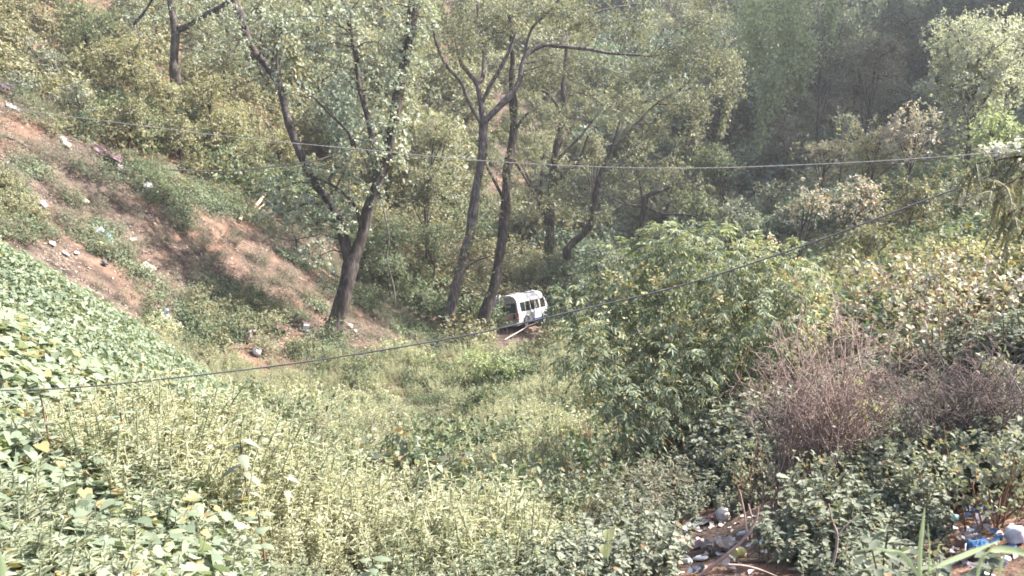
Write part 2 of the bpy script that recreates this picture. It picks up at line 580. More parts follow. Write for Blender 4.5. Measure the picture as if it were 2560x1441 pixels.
u = np.linspace(-1, 1, 300)
gx = 62 * u + 118 * u ** 3
v = np.linspace(0, 1, 330)
gy = -40 + 130 * v + 130 * v ** 2.6
GX, GY = np.meshgrid(gx, gy)
GZ = gz(GX, GY)
GV = np.stack([GX, GY, GZ], -1).reshape(-1, 3)
ny, nx = GX.shape
ii = np.arange(ny - 1)[:, None] * nx + np.arange(nx - 1)[None]
GF = np.stack([ii, ii + 1, ii + nx + 1, ii + nx], -1).reshape(-1, 4)
tag(build('hillside_ground', [(GV, GF)], M['soil'], smooth=True), kind='structure', label='reddish brown soil of the valley sides and floor')

# ------------------------------------------------------------------ low plants for the instanced ground cover
HIDDEN = {}


def variants(key, fn, n, mat):
    c = bpy.data.collections.new(key)
    for i in range(n):
        r = np.random.default_rng(100 + i * 7 + sum(map(ord, key)))
        parts = fn(r)
        o = build('%s_%02d' % (key, i), parts, M[mat])
        COL.objects.unlink(o)
        c.objects.link(o)
    HIDDEN[key] = c


def k_vine(r):
    n = 46
    a = r.uniform(0, 6.28, n); rr = np.sqrt(r.uniform(0, 1, n)) * .55
    p = np.stack([np.cos(a) * rr, np.sin(a) * rr, .12 + .3 * r.uniform(0, 1, n) + .12 * (1 - rr / .55)], -1)
    d = unit(np.stack([np.cos(a), np.sin(a), -.2 + 0 * a], -1) + .8 * r.normal(size=(n, 3)) * [1, 1, .4])
    nn = unit(np.array([.12, -.1, 1.0]) + .33 * r.normal(size=(n, 3)))
    g = p.copy(); g[:, 2] = -.1; g[:, :2] *= .85
    return [leaves(p, d, nn, r.uniform(.09, .17, n), 'heart'), segs(g[:20], p[:20], .004, .003)]


def k_vine_small(r):
    n = 70
    a = r.uniform(0, 6.28, n); rr = np.sqrt(r.uniform(0, 1, n)) * .5
    p = np.stack([np.cos(a) * rr, np.sin(a) * rr, .05 + .28 * r.uniform(0, 1, n)], -1)
    d = unit(np.stack([np.cos(a), np.sin(a), -.2 + 0 * a], -1) + r.normal(size=(n, 3)) * [1, 1, .4])
    nn = unit(np.array([.1, -.05, 1.0]) + .45 * r.normal(size=(n, 3)))
    return [leaves(p, d, nn, r.uniform(.06, .12, n), 'ovate')]


def stalks(r, nst, h, spread, nleaf, size, kind, droop=.3, up=.3):
    parts = []
    for _ in range(nst):
        a = r.uniform(0, 6.28)
        b0 = np.array([math.cos(a), math.sin(a), 0]) * r.uniform(0, spread)
        lean = np.array([math.cos(a), math.sin(a), 0]) * r.uniform(.02, .35)
        hh = h * r.uniform(.6, 1.1)
        t = np.linspace(0, 1, 5)[:, None]
        P = b0 + lean * hh * t ** 1.6 + np.array([0, 0, 1]) * hh * t
        P[0, 2] -= .1
        parts.append(segs(P[:-1], P[1:], .006, .004))
        tt = r.uniform(.22, 1, nleaf) ** .8
        base = b0 + lean * hh * tt[:, None] ** 1.6 + np.array([0, 0, 1]) * (hh * tt)[:, None]
        th = np.arange(nleaf) * 2.4 + r.uniform(0, 6)
        d = np.stack([np.cos(th), np.sin(th), up - droop * (1 - tt) + .25 * r.normal(size=nleaf)], -1)
        nn = unit(np.array([0, 0, 1.0]) + .3 * r.normal(size=(nleaf, 3)) - .2 * d)
        parts.append(leaves(base, d, nn, size * r.uniform(.55, 1.2, nleaf) * (1.1 - .3 * tt), kind))
    return parts


variants('patch_of_vine', k_vine, 5, 'vine')
variants('patch_of_small_vine', k_vine_small, 5, 'vine')
variants('feathery_weed', lambda r: stalks(r, 9, .55, .3, 52, .085, 'lance', .5, .35), 6, 'feather')
variants('pale_weed', lambda r: stalks(r, 11, .7, .36, 40, .07, 'lance', .4, .4), 6, 'pale')
variants('nettle_weed', lambda r: stalks(r, 8, .6, .27, 28, .095, 'ovate', .6, .1), 6, 'nettle')


def k_bush(size, kind, n=3, R=.55, cover=1.5):
    def f(r):
        cl = [(np.array([r.normal() * .35, r.normal() * .35, .35 + .4 * r.uniform()]) * R * 1.6, np.array([1, 1, .85]) * R * r.uniform(.6, 1)) for _ in range(n)]
        parts = []
        for c, rad in cl:
            b, d, nn, s, p, o = cluster_leaves(c, rad, size, kind, cover=cover, gap=-.9, r=r)
            parts.append(leaves(b, d, nn, s, kind))
        e = r.normal(size=(8, 3)) * [.3, .3, .1] * R + [0, 0, .6 * R]
        parts.append(segs(np.zeros((8, 3)) + [0, 0, -.2], e, .012, .006))
        return parts
    return f


variants('low_bush', k_bush(.13, 'ovate'), 6, 'green')
variants('olive_low_bush', k_bush(.13, 'ovate'), 6, 'olive')
variants('pale_low_bush', k_bush(.12, 'ovate'), 5, 'pale')
variants('dry_low_bush', k_bush(.09, 'lance', 2, .45, .8), 5, 'brown')
variants('slope_creeper', lambda r: k_vine_small(r), 5, 'green')
variants('far_bush', k_bush(.36, 'diamond', 5, 1.5, 1.5), 6, 'dark')
variants('far_green_bush', k_bush(.28, 'diamond', 4, 1.2, 1.7), 6, 'small')


def k_litter(r):
    n = 26
    p = np.stack([r.uniform(-.5, .5, n), r.uniform(-.5, .5, n), r.uniform(.005, .05, n)], -1)
    d = r.normal(size=(n, 3)) * [1, 1, .15]
    nn = unit(np.array([0, 0, 1.0]) + .35 * r.normal(size=(n, 3)))
    A = np.stack([r.uniform(-.5, .5, 5), r.uniform(-.5, .5, 5), np.full(5, .03)], -1)
    B = A + r.normal(size=(5, 3)) * [.35, .35, .04]
    return [leaves(p, d, nn, r.uniform(.06, .16, n), 'ovate'), segs(A, B, .006, .004)]


variants('fallen_leaf_patch', k_litter, 5, 'dryleaf')
variants('grass_tuft', lambda r: stalks(r, 22, .45, .14, 5, .22, 'lance', .2, .9), 5, 'bright')


def gn_group(coll):
    g = bpy.data.node_groups.new('scatter_' + coll.name, 'GeometryNodeTree')
    g.interface.new_socket('Geometry', in_out='INPUT', socket_type='NodeSocketGeometry')
    g.interface.new_socket('Geometry', in_out='OUTPUT', socket_type='NodeSocketGeometry')
    N = g.nodes
    i = N.new('NodeGroupInput'); o = N.new('NodeGroupOutput')
    ci = N.new('GeometryNodeCollectionInfo')
    ci.inputs['Collection'].default_value = coll
    ci.inputs['Separate Children'].default_value = True
    ci.inputs['Reset Children'].default_value = True
    ip = N.new('GeometryNodeInstanceOnPoints')
    ip.inputs['Pick Instance'].default_value = True
    def attr(name, dt):
        a = N.new('GeometryNodeInputNamedAttribute')
        a.data_type = dt
        a.inputs['Name'].default_value = name
        return a.outputs[0]
    L = g.links
    L.new(i.outputs[0], ip.inputs['Points'])
    L.new(ci.outputs[0], ip.inputs['Instance'])
    L.new(attr('pick', 'INT'), ip.inputs['Instance Index'])
    L.new(attr('turn', 'FLOAT_VECTOR'), ip.inputs['Rotation'])
    L.new(attr('size', 'FLOAT'), ip.inputs['Scale'])
    L.new(ip.outputs[0], o.inputs[0])
    return g


_groups = {}


def scatter(name, key, P, scale, label, tilt=.25, follow=0.0):
    n = len(P)
    c = HIDDEN[key]
    me = bpy.data.meshes.new(name)
    me.vertices.add(n)
    me.vertices.foreach_set('co', np.asarray(P, np.float32).ravel())
    rot = np.stack([rng.normal(size=n) * tilt * .5, rng.normal(size=n) * tilt * .5, rng.uniform(0, 6.283, n)], -1).astype(np.float32)
    if follow:
        e = .5
        zx = (gz(P[:, 0] + e, P[:, 1]) - gz(P[:, 0] - e, P[:, 1])) / (2 * e)
        zy = (gz(P[:, 0], P[:, 1] + e) - gz(P[:, 0], P[:, 1] - e)) / (2 * e)
        yaw = rng.uniform(0, 6.283, n)
        # tilt the plant with the slope: world tilt applied after the yaw
        for k in range(n):
            nrm = Vector((-zx[k] * follow, -zy[k] * follow, 1)).normalized()
            q = Vector((0, 0, 1)).rotation_difference(nrm).to_matrix() @ Matrix.Rotation(yaw[k], 3, 'Z')
            rot[k] = q.to_euler()[:]
    for nm, dt, val in (('turn', 'FLOAT_VECTOR', rot), ('size', 'FLOAT', np.asarray(scale, np.float32)),
                        ('pick', 'INT', rng.integers(0, len(c.objects), n).astype(np.int32))):
        a = me.attributes.new(nm, dt, 'POINT')
        a.data.foreach_set('vector' if dt == 'FLOAT_VECTOR' else 'value', np.ascontiguousarray(val).ravel())
    o = bpy.data.objects.new(name, me)
    COL.objects.link(o)
    if key not in _groups:
        _groups[key] = gn_group(c)
    md = o.modifiers.new('scatter', 'NODES')
    md.node_group = _groups[key]
    return tag(o, label, kind='stuff')


def inpoly(x, y, poly):
    poly = np.asarray(poly, float)
    c = np.zeros(np.shape(x), bool)
    j = len(poly) - 1
    for i in range(len(poly)):
        xi, yi = poly[i]; xj, yj = poly[j]
        cond = ((yi > y) != (yj > y)) & (x < (xj - xi) * (y - yi) / (yj - yi + 1e-9) + xi)
        c ^= cond
        j = i
    return c


VAN_XY = at(1330, 815, 58)[:2]


def ground_points(n, x0, x1, y0, y1, margin=260, seed=1):
    r = np.random.default_rng(seed)
    x = r.uniform(x0, x1, n); y = r.uniform(y0, y1, n)
    z = gz(x, y)
    P = np.stack([x, y, z], -1)
    px, py, d = proj(P)
    near_van = (d > 46) & (np.hypot(P[:, 0] - VAN_XY[0], P[:, 1] - VAN_XY[1]) < 3.4) | ((d > 48) & (d < 57) & (px > 1225) & (px < 1370))
    ok = ~near_van & (d > 2.2) & (px > -margin) & (px < 2560 + margin) & (py > -500) & (py < 1441 + margin * 1.2)
    return P[ok], px[ok], py[ok], d[ok]


# (no ground cover right round the van)
# where the soil lies bare (outlines of real patches on the slope, as seen from the road)
BARE = [
    [(60, 545), (110, 515), (200, 580), (330, 690), (470, 800), (500, 870), (400, 830), (250, 760), (130, 650)],
    [(440, 440), (520, 480), (650, 560), (620, 600), (540, 560), (470, 500)],
    [(0, 265), (100, 285), (200, 350), (320, 440), (420, 500), (380, 510), (250, 450), (120, 370), (0, 330)],
    [(690, 640), (800, 660), (860, 720), (800, 720)],
    [(470, 865), (620, 830), (800, 830), (1100, 850), (1080, 880), (900, 880), (740, 880), (560, 950), (490, 900)],
]
SPARSE = [
    [(-200, 200), (100, 265), (300, 400), (500, 430), (680, 540), (900, 680), (1050, 800), (1200, 850), (1100, 890), (700, 900), (480, 940),
     (440, 850), (100, 640), (-200, 500)],
]
LEFT_BANK = [(-600, 480), (0, 560), (60, 600), (150, 690), (300, 800), (440, 880), (520, 950), (610, 1000), (560, 1150), (300, 1150), (-600, 1000)]


def bare(px, py):
    b = np.zeros(px.shape, bool)
    for p in BARE:
        b |= inpoly(px, py, p)
    return b


def sparse(px, py):
    b = np.zeros(px.shape, bool)
    for p in SPARSE:
        b |= inpoly(px, py, p)
    return b


# left shoulder: broad-leaved vine
P, px, py, d = ground_points(16000, -24, 1, 2.5, 30, seed=21)
lb = (inpoly(px, py, LEFT_BANK) & (d < 28)) | ((px < 480 + 60 * noise3(P, .5, 61)) & (d < 9))
s1 = lb & (rng.uniform(size=len(P)) < .75)
far = d > 13
scatter('vine_ground_cover', 'patch_of_vine', P[s1 & ~far], rng.uniform(.75, 1.25, (s1 & ~far).sum()), 'broad pale green vine leaves carpeting the near bank at left', follow=.8)
scatter('small_vine_ground_cover', 'patch_of_small_vine', P[s1 & far], rng.uniform(.9, 1.5, (s1 & far).sum()), 'green creeper carpeting the far edge of the left bank', follow=.8)

# valley floor and near slope
P, px, py, d = ground_points(30000, -16, 16, 3.0, 52, seed=22)
left_b = inpoly(px, py, LEFT_BANK) & (d < 28)
dens = np.clip(1.2 - .011 * d, .25, 1)
ok = (~left_b) & (rng.uniform(size=len(P)) < dens) & ~(sparse(px, py) & (d > 33)) & ~((px > 1630) & (px < 1950) & (py > 1240) & (d < 12.5)) & ~((px > 1540) & (px < 2040) & (d < 8.6)) & ~((px > 2330) & (py > 1230))
nz = noise3(P, .28, 62)
n2 = noise3(P, .75, 66)
n3 = noise3(P, .5, 67)
hs = np.clip(1 + .28 * noise3(P, .9, 68), .5, 1.7) * np.where((d > 29) & (px > 380) & (px < 1180), .8, 1.0)
right = (px > 1480 + 120 * nz) & (d < 22)
pale = (d > 15 + 4 * nz) & (d < 48) & ~right
u1 = rng.uniform(size=len(P))
grass = (n2 > .9) & (d < 15) & (u1 < .5) & (px < 1500)
nl = ok & ~right & ~pale & (n3 > .35) & (u1 < .8)
fe = ok & ~right & ~grass & ~nl & ((~pale & (n2 < .6)) | (pale & (n3 > .3) & (u1 < .5)))
scatter('feathery_weeds', 'feathery_weed', P[fe], rng.uniform(.6, 1.2, fe.sum()) * hs[fe], 'grey green feathery weeds filling the near valley floor')
pk = ok & pale & ~fe & (u1 < .72) & (n2 < .9)
scatter('pale_weeds', 'pale_weed', P[pk], rng.uniform(.7, 1.5, pk.sum()) * hs[pk], 'pale straw green weeds in the sunlit valley bottom')
mixb = ok & (d > 12) & ~right & ((n2 > .85) | ((n3 < -.9) & (u1 > .5))) & (rng.uniform(size=len(P)) < .22)
scatter('green_weed_bushes', 'low_bush', P[mixb], rng.uniform(.5, 1.1, mixb.sum()) * hs[mixb], 'low green bushy weeds among the pale valley weeds')
mixc = ok & (d > 14) & ~right & (n3 > .6) & (rng.uniform(size=len(P)) < .14)
scatter('pale_weed_bushes', 'pale_low_bush', P[mixc], rng.uniform(.5, 1.0, mixc.sum()) * hs[mixc], 'pale leafy bushy weeds of the sunlit valley bottom')
mixd = ok & ~right & (d < 20) & (n2 > .5) & (u1 < .4)
scatter('broad_leaf_weeds', 'patch_of_vine', P[mixd], rng.uniform(.6, 1.1, mixd.sum()), 'broad leaved vine patches among the near weeds', follow=.5)
dk = ok & (d > 11) & (d < 34) & (rng.uniform(size=len(P)) < .02)
scatter('dead_weed_stalks', 'dry_low_bush', P[dk], rng.uniform(.7, 1.3, dk.sum()), 'brown dead weed stalks scattered through the near weeds')
ne = (ok & right & ~grass) | nl
scatter('nettle_undergrowth', 'nettle_weed', P[ne], rng.uniform(.6, 1.2, ne.sum()) * hs[ne], 'pointed leaved weeds in patches across the near slope')
gr = ok & grass
scatter('grass_tufts', 'grass_tuft', P[gr], rng.uniform(.6, 1.2, gr.sum()), 'bright grass tufts among the near weeds')

# bare slope: creepers, dry stuff, fallen leaves
P, px, py, d = ground_points(36000, -46, 4, 30, 66, seed=23)
sp = sparse(px, py) & (d > 31)
br = bare(px + 34 * noise3(P, .5, 81), py + 26 * noise3(P, .5, 82)) & (rng.uniform(size=len(P)) < .88)
nz = noise3(P, .42, 63)
n5 = noise3(P, 1.1, 83)
cr = sp & ~br & (nz + .5 * n5 > -.1) & (rng.uniform(size=len(P)) < .42)
scatter('slope_creepers', 'slope_creeper', P[cr], rng.uniform(.7, 1.6, cr.sum()), 'low green creepers patching the bare slope', follow=.9)
dr = sp & ~br & (nz < .5) & (rng.uniform(size=len(P)) < .075)
scatter('dry_slope_scrub', 'dry_low_bush', P[dr], rng.uniform(.5, 1.0, dr.sum()), 'brown dry scrub dotted over the bare slope', follow=.5)
ob = sp & ~br & (nz + .6 * n5 > .7) & (rng.uniform(size=len(P)) < .1)
scatter('olive_slope_scrub', 'olive_low_bush', P[ob], rng.uniform(.4, .9, ob.sum()), 'olive scrub tufts on the bare slope', follow=.5)
og = sp & ~br & (nz - .6 * n5 > .7) & (rng.uniform(size=len(P)) < .1)
scatter('green_slope_scrub', 'low_bush', P[og], rng.uniform(.4, .9, og.sum()), 'green scrub tufts on the bare slope', follow=.5)
fl = sp & (rng.uniform(size=len(P)) < np.where(br, np.where(py > 800, .16, .05), .16))
scatter('fallen_leaves', 'fallen_leaf_patch', P[fl], rng.uniform(.5, 1.2, fl.sum()), 'dry fallen leaves and twigs strewn over the soil', follow=1.0)

# wooded hillside behind
P, px, py, d = ground_points(76000, -75, 45, 46, 165, seed=24)
wild = (d > 48) & ~sparse(px, py)
keepw = rng.uniform(size=len(P)) < .1
nz = noise3(P, .2, 64)
w1 = wild & keepw & (nz > 0) & (d < 78)
w2 = wild & keepw & (nz <= 0) & (d < 78)
scatter('hillside_undergrowth', 'low_bush', P[w1], rng.uniform(1.1, 2.3, w1.sum()), 'green undergrowth of the wooded hillside', follow=.3)
scatter('olive_hillside_undergrowth', 'olive_low_bush', P[w2], rng.uniform(1.1, 2.3, w2.sum()), 'olive undergrowth of the wooded hillside', follow=.3)
w3 = wild & (d >= 74) & (rng.uniform(size=len(P)) < .08)
scatter('far_hillside_wood', 'far_green_bush', P[w3], rng.uniform(.7, 1.3, w3.sum()) * np.clip(1 + .5 * noise3(P[w3], .35, 92), .5, 2.2), 'far small leaved wood rising behind the van')
P, px, py, d = ground_points(26000, 8, 135, 84, 200, seed=25)
w4 = (px > 1500) & (rng.uniform(size=len(P)) < .12)
scatter('shaded_hillside_wood', 'far_bush', P[w4], rng.uniform(.7, 1.3, w4.sum()) * np.clip(1 + .7 * noise3(P[w4], .35, 91), .4, 2.6), 'dark shaded wood on the hill at top right')
# right bank
P, px, py, d = ground_points(26000, 6, 70, 12, 84, seed=26)
rb = (px > 1500) & (d > 18) & (rng.uniform(size=len(P)) < np.where(d < 40, .3, .12))
nz = noise3(P, .3, 65)
a1 = rb & (nz > .2); a2 = rb & (nz <= .2)
scatter('right_bank_scrub', 'olive_low_bush', P[a1], rng.uniform(.9, 1.9, a1.sum()), 'olive scrub covering the bank at right', follow=.3)
scatter('green_right_bank_scrub', 'low_bush', P[a2], rng.uniform(.9, 1.9, a2.sum()), 'green scrub covering the bank at right', follow=.3)
# valley behind the big bush
P, px, py, d = ground_points(9000, 4, 40, 44, 92, seed=27)
vb = (px > 1330) & (d > 60) & (px < 2100) & (rng.uniform(size=len(P)) < .3)
scatter('shaded_valley_scrub', 'far_bush', P[vb], rng.uniform(.5, 1.1, vb.sum()), 'dark scrub in the shaded valley behind the leafy bush')
# ------------------------------------------------------------------ trees
def limb_pts(pl, D, dD=0.0, n=6):
    k = len(pl)
    P = np.array([at(a, b, D + dD * i / max(k - 1, 1)) for i, (a, b, w) in enumerate(pl)])
    R = np.array([w * (D + dD * i / max(k - 1, 1)) / FPX / 2 for i, (a, b, w) in enumerate(pl)])
    C = catmull(P, n)
    t = np.linspace(0, k - 1, len(C))
    return C, np.interp(t, np.arange(k), R)


def make_tree(name, label, D, limbs, clusters, leaf, size, kind, bark='bark', cover=1.5, gap=-.2, depth=1.0, group=None, flat=0., droop=.25, sprays=7):
    """limbs: (depth change, [(px, py, width px)...]); first limb is the trunk. clusters: (px, py, radius px[, depth shift])."""
    t0 = limbs[0][1][0]
    base = at(t0[0], t0[1], D)
    root = thing(name, label, 'tree', base, group)
    allP = []
    for i, (dD, pl) in enumerate(limbs):
        D0 = D
        if i > 0:                                   # start a branch at the depth of the limb it leaves
            q = np.array(pl[0][:2], float)
            best = min(((abs(p2[0] - q[0]) + abs(p2[1] - q[1])), dd) for p2, dd in allP)
            D0 = best[1]
        C, R = limb_pts(pl, D0, dD)
        if i == 0:                                  # flare and sink the foot into the soil
            C = np.vstack([C[0] - [0, 0, .9], C])
            R = np.concatenate([[R[0] * 1.35], R])
            R[1] *= 1.3
            R[2] *= 1.12
        C = C + np.stack([noise3(C, .8, 31 + k) for k in range(3)], -1) * R[:, None] * .22
        build('trunk' if i == 0 else 'branch', tube(C - base, R, 10 if i == 0 else 7, .11, 5 + i), M[bark], root, True)
        px, py, dd = proj(C)
        allP += [((a, b), c) for a, b, c in zip(px, py, dd)]
        if i == 0:
            pts3 = [C]
        else:
            pts3.append(C)
    sk = np.vstack(pts3)
    parts, A, B, W = [], [], [], []
    for cl in clusters:
        a, b, rp = cl[:3]
        dsh = cl[3] if len(cl) > 3 else rng.uniform(-1, 1) * depth * 1.3
        c = at(a, b, D + dsh)
        rad = rp * D / FPX
        b_, d_, n_, s_, p_, o_ = cluster_leaves(c, np.array([1, 1, .82]) * rad, size, kind, cover=cover, gap=gap, flat=flat, droop=droop)
        if len(b_):
            parts.append(leaves(b_ - base, d_, n_, s_, kind))
            j = np.argmin(((sk - c) ** 2).sum(-1) + 4 * np.maximum(0, sk[:, 2] - c[2]) ** 2)
            mid = (sk[j] + c) / 2 + np.array([0, 0, .12 * np.linalg.norm(sk[j] - c)])
            A += [sk[j], mid]; B += [mid, c]; W += [.045, .03]
            for k in rng.integers(0, len(p_), sprays):
                m2 = (c + p_[k]) / 2 + rng.normal(size=3) * .08 * rad
                A += [c, m2]; B += [m2, p_[k] + o_[k] * size]; W += [.018, .012]
    if A:
        W = np.array(W) * max(.6, size / .16)
        build('twigs', [segs(np.array(A) - base, np.array(B) - base, W, W * .65)], M[bark], root)
    build('crown', parts, M[leaf], root)
    return root


make_tree('forked_tree', 'tall dark forked trunk with large clustered leaves at left of van', 44, [
    (0, [(838, 846, 40), (848, 790, 38), (864, 710, 38), (874, 650, 42)]),
    (2, [(872, 660, 28), (852, 570, 26), (818, 500, 24), (780, 435, 25), (742, 355, 22), (716, 280, 20), (690, 205, 20), (628, 120, 20), (608, 55, 19), (586, -10, 18), (570, -80, 16)]),
    (-1, [(878, 650, 32), (906, 585, 30), (928, 510, 28), (948, 435, 28), (966, 360, 26), (985, 280, 26), (1004, 190, 26), (1024, 80, 30), (1042, -20, 28), (1060, -120, 24)]),
    (2, [(940, 465, 16), (925, 320, 16), (903, 230, 15), (893, 150, 14), (868, 50, 13), (850, -40, 12)]),
    (-1.5, [(905, 590, 8), (890, 520, 8), (840, 470, 7), (780, 440, 5)]),
    (-1, [(882, 365, 10), (870, 330, 8), (830, 290, 6), (780, 240, 4)]),
], [(650, 150, 60), (700, 90, 55), (640, 20, 60), (680, 190, 44), (770, 245, 40), (765, 480, 72), (715, 530, 66), (695, 475, 42), (830, 480, 62),
    (835, 425, 36), (868, 425, 42), (790, 560, 48), (1000, 100, 58), (1022, 175, 52), (985, 235, 50), (955, 330, 48), (925, 385, 44), (985, 385, 36),
    (1045, 40, 60), (905, 140, 58), (860, 85, 55), (945, 105, 50), (893, 225, 48), (785, 120, 62), (820, 50, 60), (750, 40, 60), (840, 180, 50),
    (740, 600, 46), (800, 640, 30), (910, 560, 30), (935, 480, 30), (560, 20, 40), (1000, 130, 36, -1.2), (975, 300, 34, -1.2), (950, 410, 30, -1.2), (1015, 210, 34, -1.5), (840, 540, 30, -.8), (660, 60, 44), (600, 100, 36), (940, 200, 40), (880, 20, 46), (960, 20, 46)],
    'big', .22, 'ovate', cover=1.35, gap=-.3, depth=1.3)

make_tree('spreading_tree', 'pale slender trunk branching wide above the van, tied with white cord', 52, [
    (0, [(1116, 852, 27), (1126, 790, 27), (1148, 690, 26), (1172, 570, 25), (1188, 480, 24), (1204, 395, 23), (1214, 302, 24)]),
    (1, [(1214, 310, 17), (1200, 240, 15), (1192, 205, 14), (1170, 180, 11), (1152, 160, 9), (1142, 122, 8), (1130, 70, 6)]),
    (2, [(1194, 212, 12), (1208, 190, 11), (1209, 134, 10), (1199, 57, 9), (1190, -40, 7)]),
    (-1, [(1206, 262, 10), (1226, 215, 10), (1240, 190, 9), (1270, 132, 9), (1290, 80, 6)]),
    (-2, [(1208, 318, 10), (1170, 248, 9), (1155, 208, 9), (1115, 165, 7), (1092, 112, 6), (1080, 60, 5)]),
    (3, [(1216, 306, 17), (1272, 245, 16), (1296, 203, 15), (1306, 162, 14), (1320, 134, 13), (1357, 114, 12), (1400, 116, 11), (1464, 124, 9), (1532, 134, 8), (1632, 142, 5)]),
    (2, [(1402, 112, 8), (1431, 70, 7), (1491, 32, 6), (1600, 8, 4)]),
    (-1, [(1310, 145, 8), (1330, 74, 7), (1384, 17, 5), (1420, -40, 4)]),
    (-1, [(1150, 690, 6), (1180, 660, 5), (1230, 640, 3)]),
], [(1080, 90, 62), (1130, 40, 70), (1200, 20, 70), (1280, 40, 70), (1350, 20, 70), (1430, 45, 70), (1500, 80, 66), (1580, 50, 74), (1660, 70, 70),
    (1740, 55, 62), (1400, 165, 60), (1480, 175, 58), (1560, 190, 64), (1640, 180, 66), (1720, 150, 60), (1105, 180, 46), (1255, 95, 56),
    (1335, 195, 52), (1160, 110, 52), (1790, 120, 46), (1150, 640, 34), (1190, 600, 26), (1780, 20, 50)],
    'small', .15, 'diamond', bark='palebark', cover=1.7, gap=-.25, depth=2.0)

make_tree('straight_tree', 'straight dark trunk standing against the rear corner of the van', 54, [
    (0, [(1196, 846, 30), (1212, 790, 28), (1234, 708, 27), (1250, 597, 26), (1262, 485, 24), (1275, 390, 24), (1283, 320, 22), (1283, 252, 20), (1281, 200, 16), (1280, 140, 13), (1276, 40, 10)]),
    (2, [(1278, 390, 8), (1310, 440, 6), (1345, 500, 5), (1360, 520, 3)]),
    (1, [(1258, 500, 8), (1225, 430, 7), (1200, 380, 5)]),
    (-1, [(1284, 330, 9), (1310, 290, 7), (1345, 270, 5)]),
], [(1330, 300, 58), (1255, 420, 40), (1320, 400, 56), (1295, 550, 44), (1240, 330, 44), (1345, 500, 46), (1300, 240, 44), (1225, 520, 30), (1290, 640, 36), (1195, 680, 42, -1.5), (1215, 730, 30, -1.5), (1170, 730, 30, -2)],
    'small', .15, 'diamond', cover=1.1, gap=0., depth=2)

make_tree('double_trunk_tree', 'dark double trunk rising from foliage behind the straight tree', 64, [
    (0, [(1372, 600, 22), (1376, 540, 22), (1378, 480, 20), (1394, 386, 18), (1401, 336, 17), (1404, 289, 15), (1407, 235, 13), (1411, 181, 11), (1416, 110, 8)]),
    (2, [(1402, 290, 9), (1385, 255, 9), (1370, 235, 8), (1337, 222, 6), (1310, 220, 4)]),
    (1, [(1382, 470, 13), (1414, 433, 11), (1444, 410, 9), (1455, 386, 7), (1470, 340, 5)]),
    (1, [(1396, 400, 9), (1444, 349, 7), (1475, 310, 5)]),
    (1, [(1368, 580, 10), (1352, 480, 9), (1362, 380, 6)]),
    (-1, [(1366, 560, 9), (1326, 460, 8), (1294, 390, 5)]),
], [(1450, 300, 66), (1378, 400, 40), (1480, 240, 66), (1545, 250, 60), (1352, 620, 50), (1420, 500, 54), (1440, 410, 46), (1390, 300, 46), (1440, 580, 42), (1370, 180, 46), (1330, 690, 46), (1400, 660, 50), (1440, 150, 50)],
    'small', .16, 'diamond', cover=1.6, gap=-.2, depth=2.5)

make_tree('leaning_tree', 'dark trunk leaning right above the valley behind the leafy bush', 62, [
    (0, [(1420, 622, 18), (1432, 606, 18), (1475, 558, 17), (1488, 480, 14), (1508, 420, 12), (1532, 370, 10), (1550, 300, 7)]),
    (1, [(1505, 430, 6), (1540, 420, 5), (1580, 400, 3)]),
    (1, [(1535, 365, 6), (1590, 310, 5), (1640, 260, 4), (1690, 230, 3)]),
], [(1560, 370, 70), (1625, 320, 66), (1645, 410, 62), (1560, 455, 44), (1700, 255, 62), (1770, 205, 52), (1815, 165, 40), (1705, 335, 56), (1500, 530, 34), (1745, 290, 44), (1600, 250, 60), (1830, 230, 30)],
    'small', .17, 'diamond', cover=1.6, gap=-.2, depth=2.5)

make_tree('crooked_tree', 'small crooked brown tree with level branches beyond the leafy bush', 58, [
    (0, [(1600, 600, 13), (1604, 570, 13), (1609, 530, 13), (1614, 505, 14), (1622, 490, 13), (1650, 478, 11), (1672, 470, 8), (1690, 450, 5)]),
    (-1, [(1608, 522, 7), (1585, 515, 7), (1560, 510, 5), (1532, 497, 3)]),
    (-1, [(1614, 518, 7), (1640, 530, 7), (1666, 536, 6), (1720, 538, 4), (1760, 550, 3)]),
    (0, [(1608, 510, 8), (1604, 480, 7), (1598, 450, 5)]),
], [(1640, 455, 44), (1690, 440, 40), (1580, 470, 36), (1690, 515, 30), (1740, 470, 36), (1530, 480, 24)],
    'small', .15, 'diamond', cover=1.1, gap=0., depth=1.2)

make_tree('dark_branching_tree', 'black trunk with a thick side limb above the bushes at top left', 58, [
    (0, [(436, 175, 19), (434, 120, 19), (436, 75, 20), (430, 20, 16), (428, -60, 14)]),
    (0, [(438, 75, 16), (462, 66, 15), (485, 52, 13), (530, 28, 12), (570, 5, 11), (610, -30, 9)]),
    (0, [(334, 62, 7), (355, 40, 7), (375, 10, 6), (390, -20, 5)]),
], [(395, 25, 56), (470, 10, 50), (520, 85, 46), (555, 40, 56), (340, 50, 50), (480, -30, 60), (500, 130, 40)],
    'big', .2, 'ovate', cover=1.1, gap=-.1, depth=1.5)


